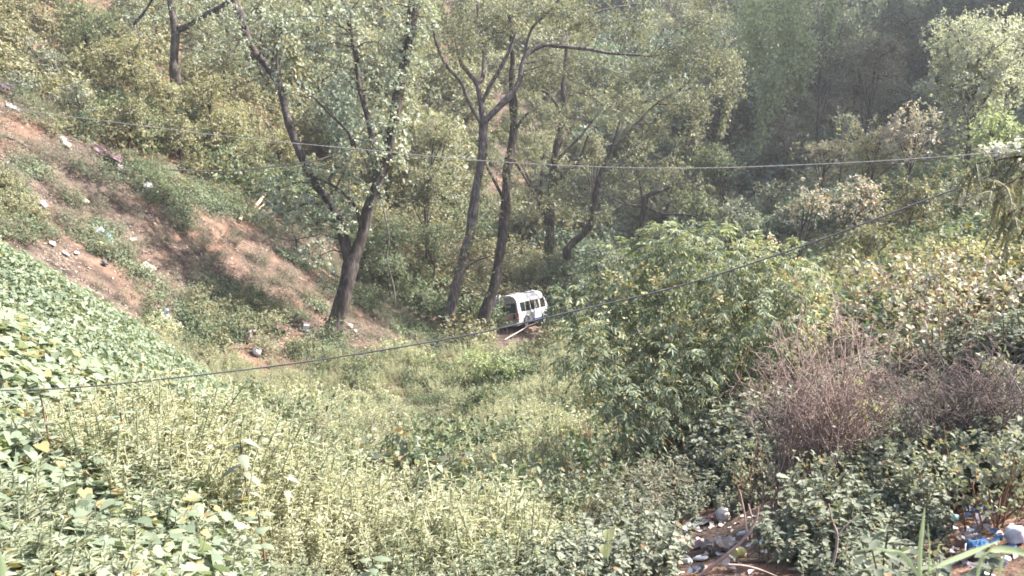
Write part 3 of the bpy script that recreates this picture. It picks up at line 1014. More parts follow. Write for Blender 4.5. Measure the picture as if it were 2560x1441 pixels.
def small_tree(label, px, py, rp, D, leaf, kind='diamond', size=.16, trunk=None, name='small_tree', n=7, cover=1.5, gap=-.3, bark='bark', group=None, flat=.1, tall=1.0, seedk=0):
    """A bushy tree: a short trunk down to the ground and an uneven crown of sprays round (px, py)."""
    r = np.random.default_rng(int(px * 7 + py * 13 + seedk))
    c = at(px, py, D)
    R = rp * D / FPX
    gzz = float(gz(c[0], c[1]))
    base = np.array([c[0] + r.normal() * .15 * R, c[1] + r.normal() * .1 * R, gzz])
    if base[2] > c[2] - .5 * R:
        base[2] = c[2] - .5 * R
    root = thing(name, label, 'tree' if 'tree' in name else 'shrub', base, group)
    P = catmull(np.array([base - [0, 0, .4], base * .6 + c * .4 + r.normal(size=3) * .12 * R, c]), 5)
    tr = trunk or max(.05, .06 * R)
    build('trunk', tube(P - base, np.linspace(tr, tr * .4, len(P)), 7, .06), M[bark], root, True)
    parts, A, B, W = [], [], [], []
    for k in range(n):
        dd = unit(r.normal(size=3) * [1, 1, tall])
        if k == 0:
            dd = dd * 0
        cc = c + dd * R * np.array([.62, .62, .55]) * r.uniform(.7, 1.05)
        rad = R * r.uniform(.38, .6)
        b_, d_, n_, s_, p_, o_ = cluster_leaves(cc, np.array([1, 1, .85]) * rad, size, kind, cover=cover, gap=gap, flat=flat, r=r)
        if not len(b_):
            continue
        parts.append(leaves(b_ - base, d_, n_, s_, kind))
        j = r.integers(len(P) // 2, len(P))
        A.append(P[j]); B.append(cc); W.append(tr * .4)
        for q in r.integers(0, len(p_), 6):
            A.append(cc); B.append(p_[q] + o_[q] * size); W.append(tr * .18)
    W = np.array(W)
    build('branches', [segs(np.array(A) - base, np.array(B) - base, W, W * .6)], M[bark], root)
    build('crown', parts, M[leaf], root)
    return root


# fine-leaved trees between the trunks
GB = 'fine leaved trees behind the trunks'
for a in [
    ('fine leaved sapling filling the gap between forked and spreading trunks, top', 1085, 330, 80, 63, 'small'),
    ('fine leaved sapling between the forked and spreading trunks, half way up', 1060, 470, 74, 62, 'small'),
    ('fine leaved sapling between the forked and spreading trunks, lowest', 1085, 600, 66, 60, 'green'),
    ('pale leaved sapling right behind the fork of the forked tree', 985, 590, 56, 58, 'green'),
    ('dark ivy clad tree behind the upper limbs of the forked tree', 850, 280, 90, 70, 'dark'),
    ('shrubby tree under the hanging vine beside the forked trunk', 960, 680, 58, 57, 'green'),
    ('bushy tree right behind the van roof', 1330, 690, 62, 64, 'green'),
    ('bushy tree hanging over the front of the van', 1420, 690, 54, 62, 'green'),
    ('thin crowned tree at top centre above the spreading limbs', 1010, 120, 90, 82, 'small'),
    ('hazy small leaved tree in the middle distance above the leaning trunk', 1480, 380, 70, 74, 'small'),
    ('low tree at the foot of the spreading trunk', 1040, 730, 46, 57, 'green'),
]:
    small_tree(*a[:6], group=GB)

# bushes on the upper left hillside
GL = 'bushes on the upper left hillside'
for a in [
    ('olive bush in the very top left corner', 50, 50, 110, 60, 'olive'),
    ('rounded green bush at top left below a dark trunk', 215, 75, 92, 58, 'green'),
    ('yellow green bush leaning downhill left of the dark branching tree', 320, 150, 95, 55, 'yellow'),
    ('brownish green bush on the left edge above the rags', 110, 150, 80, 53, 'grey'),
    ('grey green bush above the dark rags on the slope', 60, 205, 52, 46, 'grey'),
    ('bright yellow green bush below the dark branching trunk', 405, 225, 86, 55, 'yellow'),
    ('tall olive bush right of the dark branching trunk', 520, 235, 84, 58, 'yellow'),
    ('dark stemmed olive bush above the pink cloth', 330, 300, 72, 49, 'olive'),
    ('round leafy bush below the bright yellow bush', 440, 325, 74, 53, 'olive'),
    ('yellowish bush over the upper cable at left centre', 560, 330, 78, 56, 'yellow'),
    ('low olive bush above the orange soil patch', 500, 410, 56, 54, 'yellow'),
    ('green bush beside the leaning limb of the forked tree', 625, 400, 64, 57, 'olive'),
    ('shaded green bush above the fallen timber', 650, 470, 56, 56, 'green'),
    ('small grey bush below the grey sack', 190, 240, 52, 46, 'grey'),
    ('dark green shrub above the grey pipe', 215, 300, 48, 46, 'green'),
    ('yellow green shrub behind the limb of the forked tree', 690, 360, 60, 62, 'yellow'),
    ('olive tree crown between the two dark trunks at top left', 560, 150, 76, 64, 'small'),
    ('thin leaved bush at the top edge between dark trunk and forked tree', 690, 40, 80, 72, 'small'),
    ('brown tinged bush at the top edge left of the dark trunk', 330, 20, 60, 62, 'grey'),
    ('golden bush right behind the leaning limb below the cable', 870, 400, 52, 66, 'yellow'),
    ('green bush under the leaning limb above the fallen timber', 720, 440, 50, 62, 'green'),
]:
    small_tree(*a[:6], kind='ovate', size=.15, name='hillside_bush', group=GL, bark='bark', cover=1.6)

# the opposite bank and the valley at right
GR = 'trees and shrubs on the far right bank'
for a in [
    ('large pale grey green tree at the top right edge', 2430, 190, 165, 56, 'palegreen', 16),
    ('pale crown at the right edge above the pale tree', 2530, 95, 70, 62, 'palegreen', 7),
    ('bright green bush at the right edge below the pale tree', 2480, 325, 84, 44, 'bright', 8),
    ('yellow green tree with drooping leaf tops at right of the dark gap', 2190, 385, 82, 55, 'climber', 8),
    ('dull brown green conical tree right of the dark gap', 2060, 385, 68, 60, 'brown', 7),
    ('blue grey rounded tree behind the brown conical tree', 2115, 315, 46, 66, 'grey', 6),
    ('silvery twiggy shrub between the yellow green tree and pale tree', 2290, 335, 78, 50, 'silver', 7),
    ('dark fan leaved shrub above the crest of the leafy bush', 1830, 540, 64, 52, 'grey', 7),
    ('dark leafy tree left of the dark gap', 1800, 430, 78, 70, 'green', 8),
    ('olive crowned tree at the head of the valley', 1730, 390, 74, 78, 'small', 8),
    ('blue green tree at the bottom of the dark gap', 1930, 480, 54, 66, 'grey', 6),
    ('bushy green tree between the crooked tree and the dark shrub', 1740, 510, 56, 64, 'green', 6),
    ('pinkish green bush on the right bank below the upper cable', 2150, 520, 74, 44, 'silver', 7),
    ('olive bush in the middle of the right bank', 2290, 500, 76, 42, 'olive', 7),
    ('grey green bush near the overhanging frond', 2420, 500, 66, 38, 'grey', 7),
    ('brownish bush above the lower cable on the right bank', 2200, 610, 70, 34, 'olive', 7),
    ('shaded green bush under the overhanging frond', 2400, 590, 62, 30, 'green', 7),
    ('olive bush halfway down the right bank', 2310, 640, 58, 28, 'olive', 6),
    ('dark green shrub in the shade right of the leaning trunk', 1500, 640, 60, 56, 'dark', 7),
    ('wispy grey shrub left of the crest of the leafy bush', 1540, 680, 54, 46, 'grey', 6),
    ('dark shrub under the level branch of the crooked tree', 1690, 580, 50, 54, 'dark', 6),
]:
    small_tree(*a[:6], kind='ovate', size=.19 if a[4] > 40 else .13, name='bank_tree' if 'tree' in a[0] else 'bank_shrub', group=GR, n=a[6], cover=1.6)
tr = small_tree('small pale tree on a thin bare stem at the crest of the leafy bush', 2010, 520, 76, 40, 'silver', 'ovate', .14, name='thin_stemmed_tree', n=7, cover=.9, gap=-.1, bark='bark')

# shaded wood on the far hill
GD = 'trees of the shaded hill'
for a in [
    ('dark tree at the top edge right of the sunlit crowns', 1810, 90, 100, 112, 'dark'),
    ('dark rounded tree beside the vine curtain', 1790, 250, 78, 104, 'dark'),
    ('brownish dark tree in the middle of the shaded hill', 2150, 200, 100, 112, 'brown'),
    ('dull olive tree low on the shaded hill', 2090, 280, 70, 100, 'brown'),
    ('blackish tree at the top edge of the shaded hill', 2260, 60, 100, 120, 'dark'),
    ('dark tree behind the pale tree at top right', 2420, 20, 90, 116, 'dark'),
    ('dark brown tree right above the dark gap', 1960, 350, 62, 92, 'brown'),
    ('tall dark tree standing right of the creeper curtain', 2050, 170, 90, 90, 'dark'),
    ('dull dark tree on the shaded hill above the yellow green tree', 2190, 150, 84, 92, 'brown'),
    ('dark tree left of the creeper curtain below the top edge', 1820, 190, 70, 90, 'dark'),
    ('shadowed tree between brown tree and pale tree', 2240, 260, 66, 96, 'dark'),
    ('grey green tree at the top edge near the corner', 2510, 10, 70, 110, 'grey'),
    ('dark tree at the top edge behind the vine curtain', 2080, 60, 90, 122, 'dark'),
]:
    small_tree(*a[:6], size=.34, name='shaded_tree', group=GD, n=8, cover=1.5)


def vine_curtain(label, D, strands, leaf, size=.24):
    """Hanging creeper: strands of overlapping leaves falling from a crown."""
    top = at(strands[0][0][0], strands[0][0][1], D)
    root = thing('vine_curtain', label, 'vine', top)
    Vp, A, B = [], [], []
    for st in strands:
        w = st[0][2]
        C = catmull(np.array([at(a, b, D + rng.uniform(-.6, .6)) for a, b, _ in st]), 8)
        Ws = np.interp(np.linspace(0, len(st) - 1, len(C)), np.arange(len(st)), [s[2] for s in st]) * D / FPX / 2
        for c, ww in zip(C, Ws):
            n = int(14 + 60 * ww)
            p = c + rng.normal(size=(n, 3)) * [ww * .6, ww * .6 + .15, .35]
            dd = unit(np.array([0, -.2, -1.0]) + .5 * rng.normal(size=(n, 3)))
            nn = unit(np.array([.3, -1, .35]) + .5 * rng.normal(size=(n, 3)))
            Vp.append(leaves(p - top, dd, nn, size * rng.uniform(.6, 1.2, n), 'heart'))
        A.append(C[:-1]); B.append(C[1:])
    build('stems', [segs(np.vstack(A) - top, np.vstack(B) - top, .04, .03)], M['bark'], root)
    build('foliage', Vp, M[leaf], root)


vine_curtain('green creeper curtain hanging down the shaded hill', 88, [
    [(1990, -20, 70), (1975, 60, 80), (1985, 120, 70), (1960, 170, 90), (1935, 210, 70), (1920, 260, 45), (1905, 320, 20), (1895, 370, 12)],
    [(2000, 90, 60), (2010, 150, 70), (2000, 190, 40), (2005, 230, 14)],
    [(2080, -10, 30), (2080, 50, 20), (2075, 110, 10)],
    [(1900, -10, 90), (1890, 60, 100), (1900, 120, 60), (1880, 170, 20)]], 'bright', .3)
vine_curtain('sunlit creeper tail trailing off the spreading canopy', 66, [
    [(1830, 130, 50), (1835, 190, 44), (1825, 240, 26), (1812, 290, 14), (1805, 330, 9)],
    [(1740, 230, 60), (1750, 280, 50), (1730, 330, 30), (1745, 360, 12)]], 'small', .2)
vine_curtain('dark creeper hanging behind the forked tree', 66, [
    [(850, 190, 50), (845, 260, 70), (860, 330, 60), (855, 400, 30)]], 'dark', .24)

# hanging liana beside the forked trunk
C, R = limb_pts([(958, 430, 4), (955, 500, 4), (972, 590, 4), (968, 650, 4), (985, 720, 4), (988, 765, 3)], 45)
o = build('liana', tube(C, R, 6), M['palebark'])
tag(o, 'thin brown liana hanging straight down beside the forked trunk', 'vine')


# ------------------------------------------------------------------ the leafy bush in the middle distance and its neighbours
def pinnate(pos, d, size, r=rng, pairs=5, lf=.46):
    """Drooping compound leaves: paired narrow leaflets along a bending stalk."""
    n = len(pos)
    d = unit(d)
    side = unit(np.cross(d, [0, 0, 1.0]))
    B, Dd, N, Sz = [], [], [], []
    A, E = [], []
    size = np.asarray(size)
    prev = pos
    for k in range(1, pairs + 1):
        t = k / pairs
        q = pos + d * (size * t)[:, None] + np.array([0, 0, -1.0]) * (size * .45 * t * t)[:, None]
        A.append(prev); E.append(q); prev = q
        for s in (-1, 1):
            B.append(q)
            Dd.append(unit(side * s * .8 + d * .55 + np.array([0, 0, -.55]) + .15 * r.normal(size=(n, 3))))
            N.append(unit(np.array([0, 0, 1.0]) + .35 * d + .25 * r.normal(size=(n, 3))))
            Sz.append(size * lf * (1 - .3 * abs(t - .55)))
    B.append(prev); Dd.append(unit(d + [0, 0, -.8])); N.append(unit(np.array([0, 0, 1.0]) + .3 * r.normal(size=(n, 3)))); Sz.append(size * lf)
    V, F = leaves(np.vstack(B), np.vstack(Dd), np.vstack(N), np.concatenate(Sz), 'lance')
    return [(V, F), segs(np.vstack(A), np.vstack(E), .004, .003)]


BD = 17.5
base = hit(1745, 1235)
root = thing('leafy_bush', 'large spreading bush with drooping compound leaves beside the dry twiggy bush', 'bush', base)
A, B, W = [], [], []
for k in range(16):
    a = rng.uniform(-1, 1)
    p0 = base + np.array([rng.normal() * .3, rng.normal() * .3, -.2])
    p1 = at(1740 + a * 90, 1100 + rng.normal() * 20, BD - 1 + rng.normal() * .4)
    p2 = at(1720 + a * 260, 900 + 60 * abs(a) + rng.normal() * 30, BD + rng.normal())
    C = catmull(np.array([p0, p1, p2]), 6)
    build('stem', tube(C - base, np.linspace(.035, .016, len(C)), 6), M['brownstem'], root, True)
bcl = [(1560, 690, 95), (1660, 650, 90), (1760, 660, 100), (1860, 670, 100), (1960, 690, 80), (1600, 800, 110), (1740, 800, 120), (1870, 790, 110),
       (1490, 780, 66), (1470, 870, 76), (1570, 900, 90), (1690, 930, 100), (1820, 900, 100), (1940, 800, 80), (1640, 1020, 80), (1760, 1040, 70),
       (1560, 990, 60), (1420, 760, 40), (1850, 1000, 60), (1650, 610, 50)]
Pp, Dp = [], []
for a, b, rp in bcl:
    c = at(a, b, BD + rng.uniform(-.7, 1.0) + (760 - b) * .003)
    R = rp * BD / FPX
    n = int(150 * R * R) + 30
    q = rdir(n)
    Pp.append(c + q * R * (rng.uniform(.35, 1, n) ** .5)[:, None])
    Dp.append(unit(q * [1, 1, .5] + [0, -.15, .1] + .4 * rng.normal(size=(n, 3))))
Pp = np.vstack(Pp); Dp = np.vstack(Dp)
keep = noise3(Pp, 1.1, 71) > -.75
Pp, Dp = Pp[keep], Dp[keep]
build('foliage', [(V - base, F) for V, F in pinnate(Pp, Dp, rng.uniform(.22, .42, len(Pp)))], M['pinnate'], root)
fl = []
for a, b, rp in [(1600, 940, 60), (1620, 1000, 40), (1590, 860, 70), (1660, 960, 50), (1480, 820, 40), (1560, 780, 60), (1690, 760, 50)]:
    c = at(a, b, BD - 1.0)
    n = 16
    p = c + rng.normal(size=(n, 3)) * rp * BD / FPX * .6
    for k in range(3):
        fl.append(leaves(p - base + rng.normal(size=(n, 3)) * .02, rdir(n), rdir(n), rng.uniform(.05, .085, n), 'ovate'))
build('blossoms', fl, M['orange'], root)
# small-leaved climber over its crest
cb = at(1900, 640, BD + .8)
cbase = np.array([cb[0], cb[1], float(gz(cb[0], cb[1]))])
root = thing('climber', 'yellow green climber draped over the crest of the leafy bush', 'climber', cbase)
cl = [(at(a, b, BD + dd), r_ * BD / FPX) for a, b, r_, dd in [(1760, 640, 40, .6), (1830, 640, 50, .7), (1900, 645, 54, .6), (1970, 665, 54, .4), (2040, 700, 56, .2),
      (2000, 760, 60, -.3), (2080, 780, 60, -.2), (1930, 740, 46, -.5), (2040, 840, 56, -.7), (1970, 850, 50, -.9), (1850, 720, 40, -.6), (1720, 690, 36, -.6), (1600, 650, 40, .2), (1680, 625, 40, .3), (1540, 720, 34, -.6), (1640, 720, 40, -.9), (1780, 740, 36, -1.0)]]
parts = crown_mesh(cl, .085, 'ovate', cover=1.3, gap=-.2)
build('foliage', [(V - cbase, F) for V, F in parts], M['climber'], root)
C = catmull(np.array([cbase - [0, 0, .2], (cbase + cb) / 2 + [.3, 0, 0], cb]), 6)
build('stem', tube(C - cbase, np.linspace(.03, .012, len(C)), 6), M['brownstem'], root, True)


def cluster_shrub(name, label, cls, D, leaf, size, kind, group=None, cover=1.4, gap=-.3, stems=6, droop=.3, cat='shrub'):
    """A many-stemmed shrub made of leaf sprays at the given places."""
    c0 = cls[0]
    cx = np.mean([c[0] for c in cls]); cyy = max(c[1] + c[2] * .7 for c in cls)
    m = at(cx, cyy, D)
    base = np.array([m[0], m[1], float(gz(m[0], m[1]))])
    root = thing(name, label, cat, base, group)
    cl = []
    for c in cls:
        dsh = c[3] if len(c) > 3 else rng.uniform(-.04, .05) * D
        cl.append((at(c[0], c[1], D + dsh), np.array([1, 1, .85]) * c[2] * D / FPX))
    parts = crown_mesh(cl, size, kind, cover=cover, gap=gap, droop=droop)
    build('foliage', [(V - base, F) for V, F in parts], M[leaf], root)
    A, B, W = [], [], []
    for c, r_ in cl:
        for k in range(max(2, stems // 2)):
            t = c + rng.normal(size=3) * r_ * .5
            mid = (base + t) / 2 + rng.normal(size=3) * .08 + [0, 0, .1]
            A += [base - [0, 0, .1] + rng.normal(size=3) * [.12, .12, 0], mid]; B += [mid, t]; W += [.012, .008]
    W = np.array(W)
    build('stems', [segs(np.array(A) - base, np.array(B) - base, W, W * .7)], M['brownstem'], root)
    return root


cluster_shrub('climber_thicket', 'thicket of silvery pale climber leaves on the right bank', [(2150, 730, 70), (2250, 700, 76), (2340, 700, 80), (2440, 720, 84), (2540, 690, 70),
    (2210, 810, 76), (2310, 800, 84), (2420, 820, 84), (2530, 810, 76), (2160, 850, 50), (2360, 900, 60)], 14.5, 'silver', .1, 'ovate', cover=1.15, gap=-.1, cat='thicket')
cluster_shrub('pink_tipped_bush', 'pinkish green bush at the right edge above the silvery thicket', [(2330, 640, 46), (2420, 635, 56), (2510, 640, 56), (2260, 665, 40)], 18, 'climber', .08, 'ovate', cover=1.2, cat='bush')
cluster_shrub('shaded_thicket', 'dark green tangle at the right edge below the silvery thicket', [(2540, 920, 70), (2470, 960, 56), (2550, 1010, 60), (2440, 900, 50)], 11, 'nettle', .1, 'ovate', gap=0., cat='thicket')
GN = 'pointed leaved shrubs at lower right'
for lab, cls, D in [
    ('dark upright shrub between the leafy bush stems and dry twigs', [(1850, 1130, 60), (1890, 1190, 60), (1830, 1200, 46), (1900, 1110, 40)], 12.5),
    ('broad pointed leaved shrub directly below the dry twiggy bush', [(2040, 1220, 80), (2120, 1200, 70), (1980, 1270, 60), (2080, 1290, 70)], 9.6),
    ('pointed leaved shrub in the lower right corner area left of the dark hollow', [(2150, 1290, 70), (2220, 1270, 66), (2180, 1340, 66), (2100, 1360, 56)], 8.4),
    ('wide pointed leaved shrub right of the dry bush', [(2300, 1170, 76), (2380, 1140, 76), (2260, 1220, 60), (2340, 1240, 60)], 9.2),
    ('soft focus shrub at the right edge above the rubbish heap', [(2470, 1150, 76), (2540, 1130, 66), (2500, 1220, 60), (2430, 1230, 54), (2550, 1210, 50)], 8),
    ('pale leaved low shrub at the bottom edge by the grass blades', [(2220, 1400, 66), (2290, 1420, 60), (2160, 1430, 56)], 6.6),
    ('leafy shrub left of the rubbish at the bottom', [(1560, 1340, 70), (1620, 1300, 66), (1520, 1400, 66), (1600, 1410, 66)], 10),
    ('grey green shrub below the shaded green shrub', [(1400, 1260, 70), (1470, 1230, 66), (1350, 1300, 56), (1540, 1240, 50)], 12.5),
]:
    cluster_shrub('pointed_leaf_shrub', lab, cls, D, 'nettle', .07, 'ovate', GN, cover=1.35, gap=-.35)
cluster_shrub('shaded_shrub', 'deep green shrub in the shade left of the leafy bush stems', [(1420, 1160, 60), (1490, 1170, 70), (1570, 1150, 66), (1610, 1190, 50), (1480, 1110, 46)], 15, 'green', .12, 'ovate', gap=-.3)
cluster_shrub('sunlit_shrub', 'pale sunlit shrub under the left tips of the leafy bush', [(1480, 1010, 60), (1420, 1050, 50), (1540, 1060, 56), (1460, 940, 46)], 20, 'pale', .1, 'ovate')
cluster_shrub('lobed_leaf_shrub', 'dark lobed leaf shrub standing in the middle of the pale weeds', [(980, 1140, 50), (1030, 1180, 56), (960, 1190, 46), (1010, 1230, 46)], 15, 'nettle', .14, 'heart')
cluster_shrub('broad_leaf_weed', 'weed with round pale top leaves at bottom centre', [(1120, 1210, 56), (1180, 1230, 60), (1220, 1280, 50), (1100, 1280, 50), (1170, 1320, 50)], 13, 'vine', .13, 'heart', cover=1.2)
cluster_shrub('green_weed_mound', 'bright green weed mound between the rubbish path and valley weeds', [(800, 910, 50), (860, 930, 50), (760, 940, 40), (920, 920, 40)], 38, 'green', .12, 'ovate')
cluster_shrub('sunny_weed_mound', 'yellow green mound of weeds below the spreading trunk', [(1120, 920, 60), (1190, 910, 56), (1060, 930, 50), (1260, 900, 50), (1150, 960, 46)], 40, 'bright', .12, 'ovate')
cluster_shrub('valley_bush', 'round green bush in front of the van', [(1330, 880, 46), (1370, 890, 40), (1290, 890, 34)], 46, 'green', .13, 'ovate')
cluster_shrub('trunk_foot_bush', 'green sapling leaves at the foot of the forked trunk', [(818, 805, 24), (812, 835, 26), (835, 862, 30)], 43.5, 'green', .2, 'ovate')


def dry_bush(label, foot, D, spread, height, n, seed, mat='twig'):
    """Leafless bush: many forking twigs rising from one foot."""
    r = np.random.default_rng(seed)
    base = at(foot[0], foot[1], D)
    base[2] = min(base[2], float(gz(base[0], base[1])) + .05)
    root = thing('dry_bush', label, 'bush', base)
    sc = D / FPX
    A, B, W = [], [], []
    stemsP = []
    for k in range(n):
        a = r.uniform(0, 6.283)
        s = math.sqrt(r.uniform(0, 1))
        top = np.array([math.cos(a) * s * spread * sc, math.sin(a) * s * spread * sc * .7, height * sc * (1.05 - .45 * s) * r.uniform(.6, 1.05)])
        ctrl = top * [.3, .3, .6] + r.normal(size=3) * .05
        f0 = r.normal(size=3) * [.3 * spread * sc, .2 * spread * sc, 0] - [0, 0, .15]
        ctrl = ctrl + f0 * .8
        top = top + f0 * .5
        P = catmull(np.array([f0, ctrl, top]), 4)
        P[1:-1] += r.normal(size=(len(P) - 2, 3)) * .035
        A += list(P[:-1]); B += list(P[1:]); W += list(np.linspace(.017 if k % 6 == 0 else .010, .005, len(P) - 1))
        stemsP.append(P)
        for j in range(r.integers(4, 9)):
            q = P[r.integers(3, len(P))]
            e = q + unit(r.normal(size=3) + unit(top) * .35) * r.uniform(.12, .42)
            m2 = (q + e) / 2 + r.normal(size=3) * .03
            A += [q, m2]; B += [m2, e]; W += [.0045, .0035]
            for _ in range(2):
                f = m2 + unit(r.normal(size=3) + unit(e - q)) * r.uniform(.06, .2)
                A.append(m2); B.append(f); W.append(.003)
    W = np.array(W)
    build('twigs', [segs(np.array(A), np.array(B), W, W * .75)], M[mat], root)
    q = np.array(B)[r.integers(0, len(B), 160)]
    build('dead_leaves', [leaves(q, rdir(160, r), rdir(160, r), r.uniform(.03, .07, 160), 'ovate')], M['dryleaf'], root)['kind'] = 'stuff'
    return root


dry_bush('leafless pinkish brown twiggy bush in front of the silvery thicket', (2055, 1150), 11.0, 205, 640, 200, 3)
dry_bush('second leafless twiggy bush, blurred, at the right edge', (2440, 1090), 10.0, 230, 400, 130, 4, 'shadedtwig')
root_l = cluster_shrub('lime_vine', 'lime green vine leaves climbing the dry twiggy bush', [(2150, 960, 16), (2160, 1010, 16), (2110, 1060, 14), (2130, 1110, 16), (2110, 1140, 14)], 11.4, 'lime', .07, 'heart', cover=.5, gap=-.9, cat='vine')
#@@VAN
# ------------------------------------------------------------------ the wrecked van
def bm_obj(name, bm, mat, parent, smooth=False):
    me = bpy.data.meshes.new(name)
    bmesh.ops.recalc_face_normals(bm, faces=bm.faces)
    bm.to_mesh(me)
    bm.free()
    if smooth:
        for p in me.polygons:
            p.use_smooth = True
    me.materials.append(mat)
    o = bpy.data.objects.new(name, me)
    COL.objects.link(o)
    o.parent = parent
    return o


def box(bm, c, s, rot=None, bevel=0.0):
    m = Matrix.Translation(c) @ (rot.to_4x4() if rot else Matrix.Identity(4)) @ Matrix.Diagonal((*s, 1))
    r = bmesh.ops.create_cube(bm, size=1.0, matrix=m)
    if bevel:
        ed = {e for v_ in r['verts'] for e in v_.link_edges}
        bmesh.ops.bevel(bm, geom=list(ed), offset=bevel, segments=2, affect='EDGES', clamp_overlap=True)


def cyl(bm, p0, p1, r, seg=10, r2=None):
    p0 = Vector(p0); p1 = Vector(p1)
    d = p1 - p0
    m = Matrix.Translation((p0 + p1) / 2) @ d.to_track_quat('Z', 'Y').to_matrix().to_4x4()
    bmesh.ops.create_cone(bm, cap_ends=True, segments=seg, radius1=r, radius2=r if r2 is None else r2, depth=d.length, matrix=m)


def quadgrid(name, pts, mat, parent, th=.012):
    """A solid panel from four corners."""
    bm = bmesh.new()
    vs = [bm.verts.new(p) for p in pts]
    f = bm.faces.new(vs)
    bmesh.ops.solidify(bm, geom=[f], thickness=th)
    return bm_obj(name, bm, mat, parent)


def text_part(name, body, size, mat, parent, loc, rot):
    c = bpy.data.curves.new(name, 'FONT')
    c.body = body
    c.size = size
    c.extrude = .002
    c.resolution_u = 1
    t = bpy.data.objects.new(name, c)
    COL.objects.link(t)
    dg = bpy.context.evaluated_depsgraph_get()
    me = bpy.data.meshes.new_from_object(t.evaluated_get(dg))
    bpy.data.objects.remove(t)
    o = bpy.data.objects.new(name, me)
    me.materials.clear()
    me.materials.append(mat)
    COL.objects.link(o)
    o.parent = parent
    o.location = loc
    o.rotation_euler = rot
    return o


WHITE = rough_mat('van_paint', [(.62, .62, .63), (.78, .78, .79), (.84, .84, .85)], 2.2, .38, .03, .5)
SHADED_WHITE = rough_mat('van_shaded_paint', [(.36, .31, .25), (.5, .45, .38), (.62, .58, .52)], 2.0, .6, .04, .3)  # beige copy of the white: shade of the rear put into the colour
GLASS = rough_mat('van_dark_glass', [(.012, .02, .022), (.03, .045, .045), (.05, .09, .085)], 1.5, .12, 0, .6)
BLACK = paint((.02, .02, .022), .6)
INSIDE = paint((.045, .042, .045), .9)
RED = paint((.5, .03, .03), .25)
CHROME = paint((.62, .62, .62), .35, .5, .6)

SEC = [(.80, .34), (.90, .52), (.94, .98), (.935, 1.02), (.92, 1.14), (.835, 1.74), (.80, 1.88), (.70, 2.1), (.45, 2.24), (.0, 2.27)]
YS = [0.0, .10, .42, 1.72, 1.80, 3.02, 3.12, 3.86, 4.1, 4.45, 4.8]


def van_section(k):
    y = YS[k]
    out = []
    for i, (x, z) in enumerate(SEC):
        yy = y
        if k == 0:
            yy = .03 + .13 * max(0, (z - 1.1) / 1.2)
            x = x * .985
        if y > 3.9:                                     # nose: screen and short bonnet, pushed in
            t = (y - 3.86) / .94
            lim = 1.95 - 1.05 * min(1, t * 1.25)
            if z > lim:
                z = lim + (z - lim) * .12
            x = x * (1 - .1 * t * t)
            yy = y - .10 * math.sin(5 * z + x * 3) * t
        out.append((x, yy, z))
    return out


van = thing('minibus', 'white wrecked high roof minibus with smashed side windows standing under the trees', 'van', (0, 0, 0))
bm = bmesh.new()
rows = []
for k in range(len(YS)):
    sec = van_section(k)
    left = [(-x, y, z) for x, y, z in sec[:-1]]
    pts = sec[:-1] + [sec[-1]] + left[::-1]
    rows.append([bm.verts.new(p) for p in pts])
nP = len(rows[0])
open_k = {2, 4, 6}                                      # side bays whose glass is gone
for k in range(len(YS) - 1):
    for i in range(nP - 1):
        low = i if i < 9 else nP - 2 - i
        if low == 4 and (k in open_k):
            continue
        if k in (7, 8) and low >= 6:                    # windscreen gone
            continue
        f = bm.faces.new([rows[k][i], rows[k + 1][i], rows[k + 1][i + 1], rows[k][i + 1]])
f = bm.faces.new(rows[-1])
bmesh.ops.solidify(bm, geom=bm.faces[:], thickness=.03)
body = bm_obj('body', bm, WHITE, van)
# rear: gate panel, window, upper panel
r0 = van_section(0)


def rear_pt(z, side, inset=0.0, out=-.012):
    xs = np.interp(z, [p[2] for p in r0], [p[0] for p in r0])
    ys = np.interp(z, [p[2] for p in r0], [p[1] for p in r0])
    return (side * (xs - inset), ys + out, z)


def rear_panel(name, z0, z1, inset, mat, out, parent=van, th=.02):
    return quadgrid(name, [rear_pt(z0, -1, inset, out), rear_pt(z0, 1, inset, out), rear_pt(z1, 1, inset, out), rear_pt(z1, -1, inset, out)], mat, parent, th)


gate = rear_panel('tailgate', .5, 1.08, .0, SHADED_WHITE, 0.0)
rear_panel('upper_panel', 1.74, 2.12, .0, SHADED_WHITE, 0.0)
rear_panel('crossbar', 1.08, 1.14, .0, SHADED_WHITE, -.004)
rw = rear_panel('rear_window', 1.14, 1.74, .09, GLASS, -.004)
for s in (-1, 1):
    quadgrid('pillar', [rear_pt(1.14, s, .09, 0), rear_pt(1.14, s, 0, 0), rear_pt(1.74, s, 0, 0), rear_pt(1.74, s, .09, 0)], WHITE, van, .03)
quadgrid('roof_cap', [rear_pt(2.12, -1, 0, 0), rear_pt(2.12, 1, 0, 0), (.44, .13, 2.235), (-.44, .13, 2.235)], WHITE, van)
text_part('window_lettering', 'YO   TAXI', .21, paint((.75, .76, .78)), rw, (-.55, .055, 1.5), (math.radians(82), 0, 0))
for s in (-1, 1):
    bm = bmesh.new()
    box(bm, (s * .875, .0, .90), (.13, .09, .44), bevel=.02)
    tl = bm_obj('tail_light', bm, RED, van)
    bm = bmesh.new()
    box(bm, (s * .875, -.01, .78), (.10, .09, .14), bevel=.015)
    bm_obj('reversing_lens', bm, paint((.75, .62, .6), .25), tl)
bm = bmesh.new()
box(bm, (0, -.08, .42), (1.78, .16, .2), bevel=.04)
bm_obj('rear_bumper', bm, SHADED_WHITE, van)
bm = bmesh.new()
box(bm, (-.05, -.03, .84), (.42, .02, .15), bevel=.006)
pl = bm_obj('number_plate', bm, paint((.62, .58, .35), .5), gate)
bm = bmesh.new()
box(bm, (.24, -.026, .82), (.26, .014, .24), bevel=.005)
bm_obj('red_sticker', bm, paint((.42, .14, .12), .6), gate)
